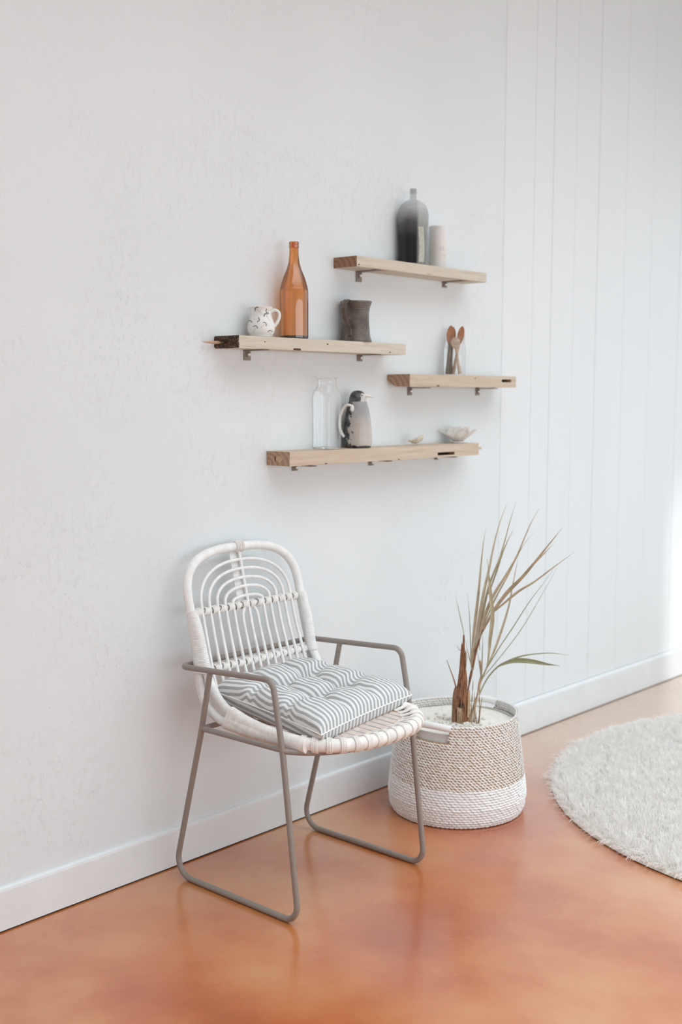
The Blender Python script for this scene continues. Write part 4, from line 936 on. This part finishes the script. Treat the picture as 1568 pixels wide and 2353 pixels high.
for q in range(7):
    b = AV+random.uniform(-0.5, 0.6); z0 = random.uniform(0.0, 0.16); cx_, cy_, r = axis(z0); r += 0.0012; L_ = random.uniform(0.02, 0.06)
    cx2, cy2, r2 = axis(z0+L_); r2 += 0.0016; g.tube([(cx_+r*cos(b), cy_+0.85*r*sin(b), z0), ((cx_+cx2)/2+(r+r2)/2*cos(b+.05), (cy_+cy2)/2+0.85*(r+r2)/2*sin(b+.05), z0+L_/2), (cx2+r2*cos(b), cy2+0.85*r2*sin(b), z0+L_)], [0.0008, 0.0024, 0.0006], 6)
mesh('dark_crack', g, 'dark', palm)
RV = Vector((0.668, -0.744, 0)); FV = Vector((-0.744, -0.668, 0))
for q in range(11):
    u_ = random.uniform(0.012, 0.052); d_ = random.uniform(-0.008, 0.016); hgt = random.uniform(0.03, 0.11); b0 = RV*u_+FV*d_
    tp_ = b0+RV*random.uniform(-0.004, 0.016)+FV*random.uniform(-.004, .004)+Vector((0, 0, hgt)); md = (b0+tp_)/2+RV*random.uniform(-.004, .004); r0 = random.uniform(0.0012, 0.0034)
    g = G(); g.tube(smooth([b0+Vector((0, 0, -0.008)), md, tp_], 6), [r0*(1-0.06*k) for k in range(13)], 6, flat=0.6); mesh('fibre', g, ('stalk_tan', 'stalk_brown', 'trunk', 'husk_branch')[q % 4], palm)
g = G(); g.loft([[(0.010+0.007*(1-0.6*t)*s_-0.010*(1-t)*0.2, -0.0215-0.002*(k % 2)+0.002*t, 0.030+0.085*t) for k, s_ in enumerate((-1, -.3, .3, 1))]+[(0.010+0.007*(1-0.6*t)*s_, -0.0195, 0.030+0.085*t) for s_ in (1, -1)] for t in [q/8 for q in range(9)]])
mesh('husk_plate', g, 'rope_tan', palm)
g = G(); g.tube(smooth([(0.004, -0.018, -0.012), (0.008, -0.016, 0.006), (0.014, -0.012, 0.024), (0.016, -0.010, 0.05)], 5), [0.0105]*6+[0.0115]*5+[0.0085]*5, 10); mesh('root_knob', g, 'stalk_brown', palm)

# ================================================================ shaggy round rug
rug = thing('shaggy_rug', (3.962, -1.278, 0), 'round ivory shaggy pile rug lying on the orange floor at right', 'rug')
RR = 1.042
g = G(); g.lathe([(RR-0.012, 0.0005), (RR-0.006, 0.004), (RR-0.012, 0.010), (0.01, 0.012)], 96); mesh('backing', g, 'rug_back', rug)
def pile():
    # clumps on a jittered grid, a few curved blades in each
    sp_ = 0.0125; n_ = int(2*RR/sp_); xs, ys = np.meshgrid(np.arange(n_), np.arange(n_)); x = (xs.ravel()+rng.uniform(-.5, .5, n_*n_))*sp_-RR; y = (ys.ravel()+rng.uniform(-.5, .5, n_*n_))*sp_-RR
    d = np.hypot(x, y); k = d < RR-0.006; x, y, d = x[k], y[k], d[k]; m = len(x)
    # smooth clump direction field
    def field(px, py, seed):
        r2 = np.random.default_rng(seed); o = np.zeros_like(px)
        for _ in range(14): kx, ky = r2.normal(0, 60, 2); o += np.sin(kx*px+ky*py+r2.uniform(0, 6.28))
        return o/3.7
    da = np.pi*2*field(x, y, 1); amp = 0.5+0.32*field(x, y, 2); NB = 8
    X = np.repeat(x, NB)+rng.normal(0, .0045, m*NB); Y = np.repeat(y, NB)+rng.normal(0, .0045, m*NB); D = np.repeat(d, NB)
    A = np.repeat(da, NB)+rng.normal(0, .55, m*NB); LN = np.clip(np.repeat(rng.uniform(.8, 1.15, m), NB)*rng.normal(.030, .004, m*NB), .016, .042); AM = np.clip(np.repeat(amp, NB)+rng.normal(0, .18, m*NB), .1, 1.15)
    ux, uy = np.cos(A)*AM, np.sin(A)*AM
    e = np.clip((D-(RR-0.05))/0.05, 0, 1); ux += e*0.95*X/np.maximum(D, .01); uy += e*0.95*Y/np.maximum(D, .01)
    un = np.hypot(ux, uy)+1e-6; wx, wy = -uy/un, ux/un; W = rng.uniform(.0007, .0012, m*NB)
    V = []; S = [0, .4, .75, 1.0]
    for s in S:
        bend = s**1.6; px = X+ux*LN*bend*0.8; py = Y+uy*LN*bend*0.8; pz = 0.010+LN*s*np.sqrt(np.clip(1-(np.minimum(un, 1.1)*0.72*bend**.5)**2, 0.08, 1)); pz = np.maximum(pz*(1-0.55*e*bend), 0.003)
        ww = W*(1.0 if s < .9 else .45)
        V.append(np.stack([px-wx*ww, py-wy*ww, pz], 1)); V.append(np.stack([px+wx*ww, py+wy*ww, pz], 1))
    V = np.stack(V, 1).reshape(-1, 3); nb = m*NB; base = (np.arange(nb)*8)[:, None]
    q = np.concatenate([base+np.array([[2*i, 2*i+1, 2*i+3, 2*i+2]]) for i in range(3)], 1).reshape(-1)
    me = bpy.data.meshes.new('pile'); me.vertices.add(len(V)); me.vertices.foreach_set('co', V.astype(np.float32).ravel())
    nf = nb*3; me.loops.add(nf*4); me.loops.foreach_set('vertex_index', q.astype(np.int32)); me.polygons.add(nf); me.polygons.foreach_set('loop_start', np.arange(0, nf*4, 4, dtype=np.int32)); me.polygons.foreach_set('use_smooth', np.ones(nf, bool)); me.update(); me.validate()
    me.materials.append(M['pile']); return me
o = link(bpy.data.objects.new('pile', pile())); o.parent = rug; o['kind'] = 'stuff'
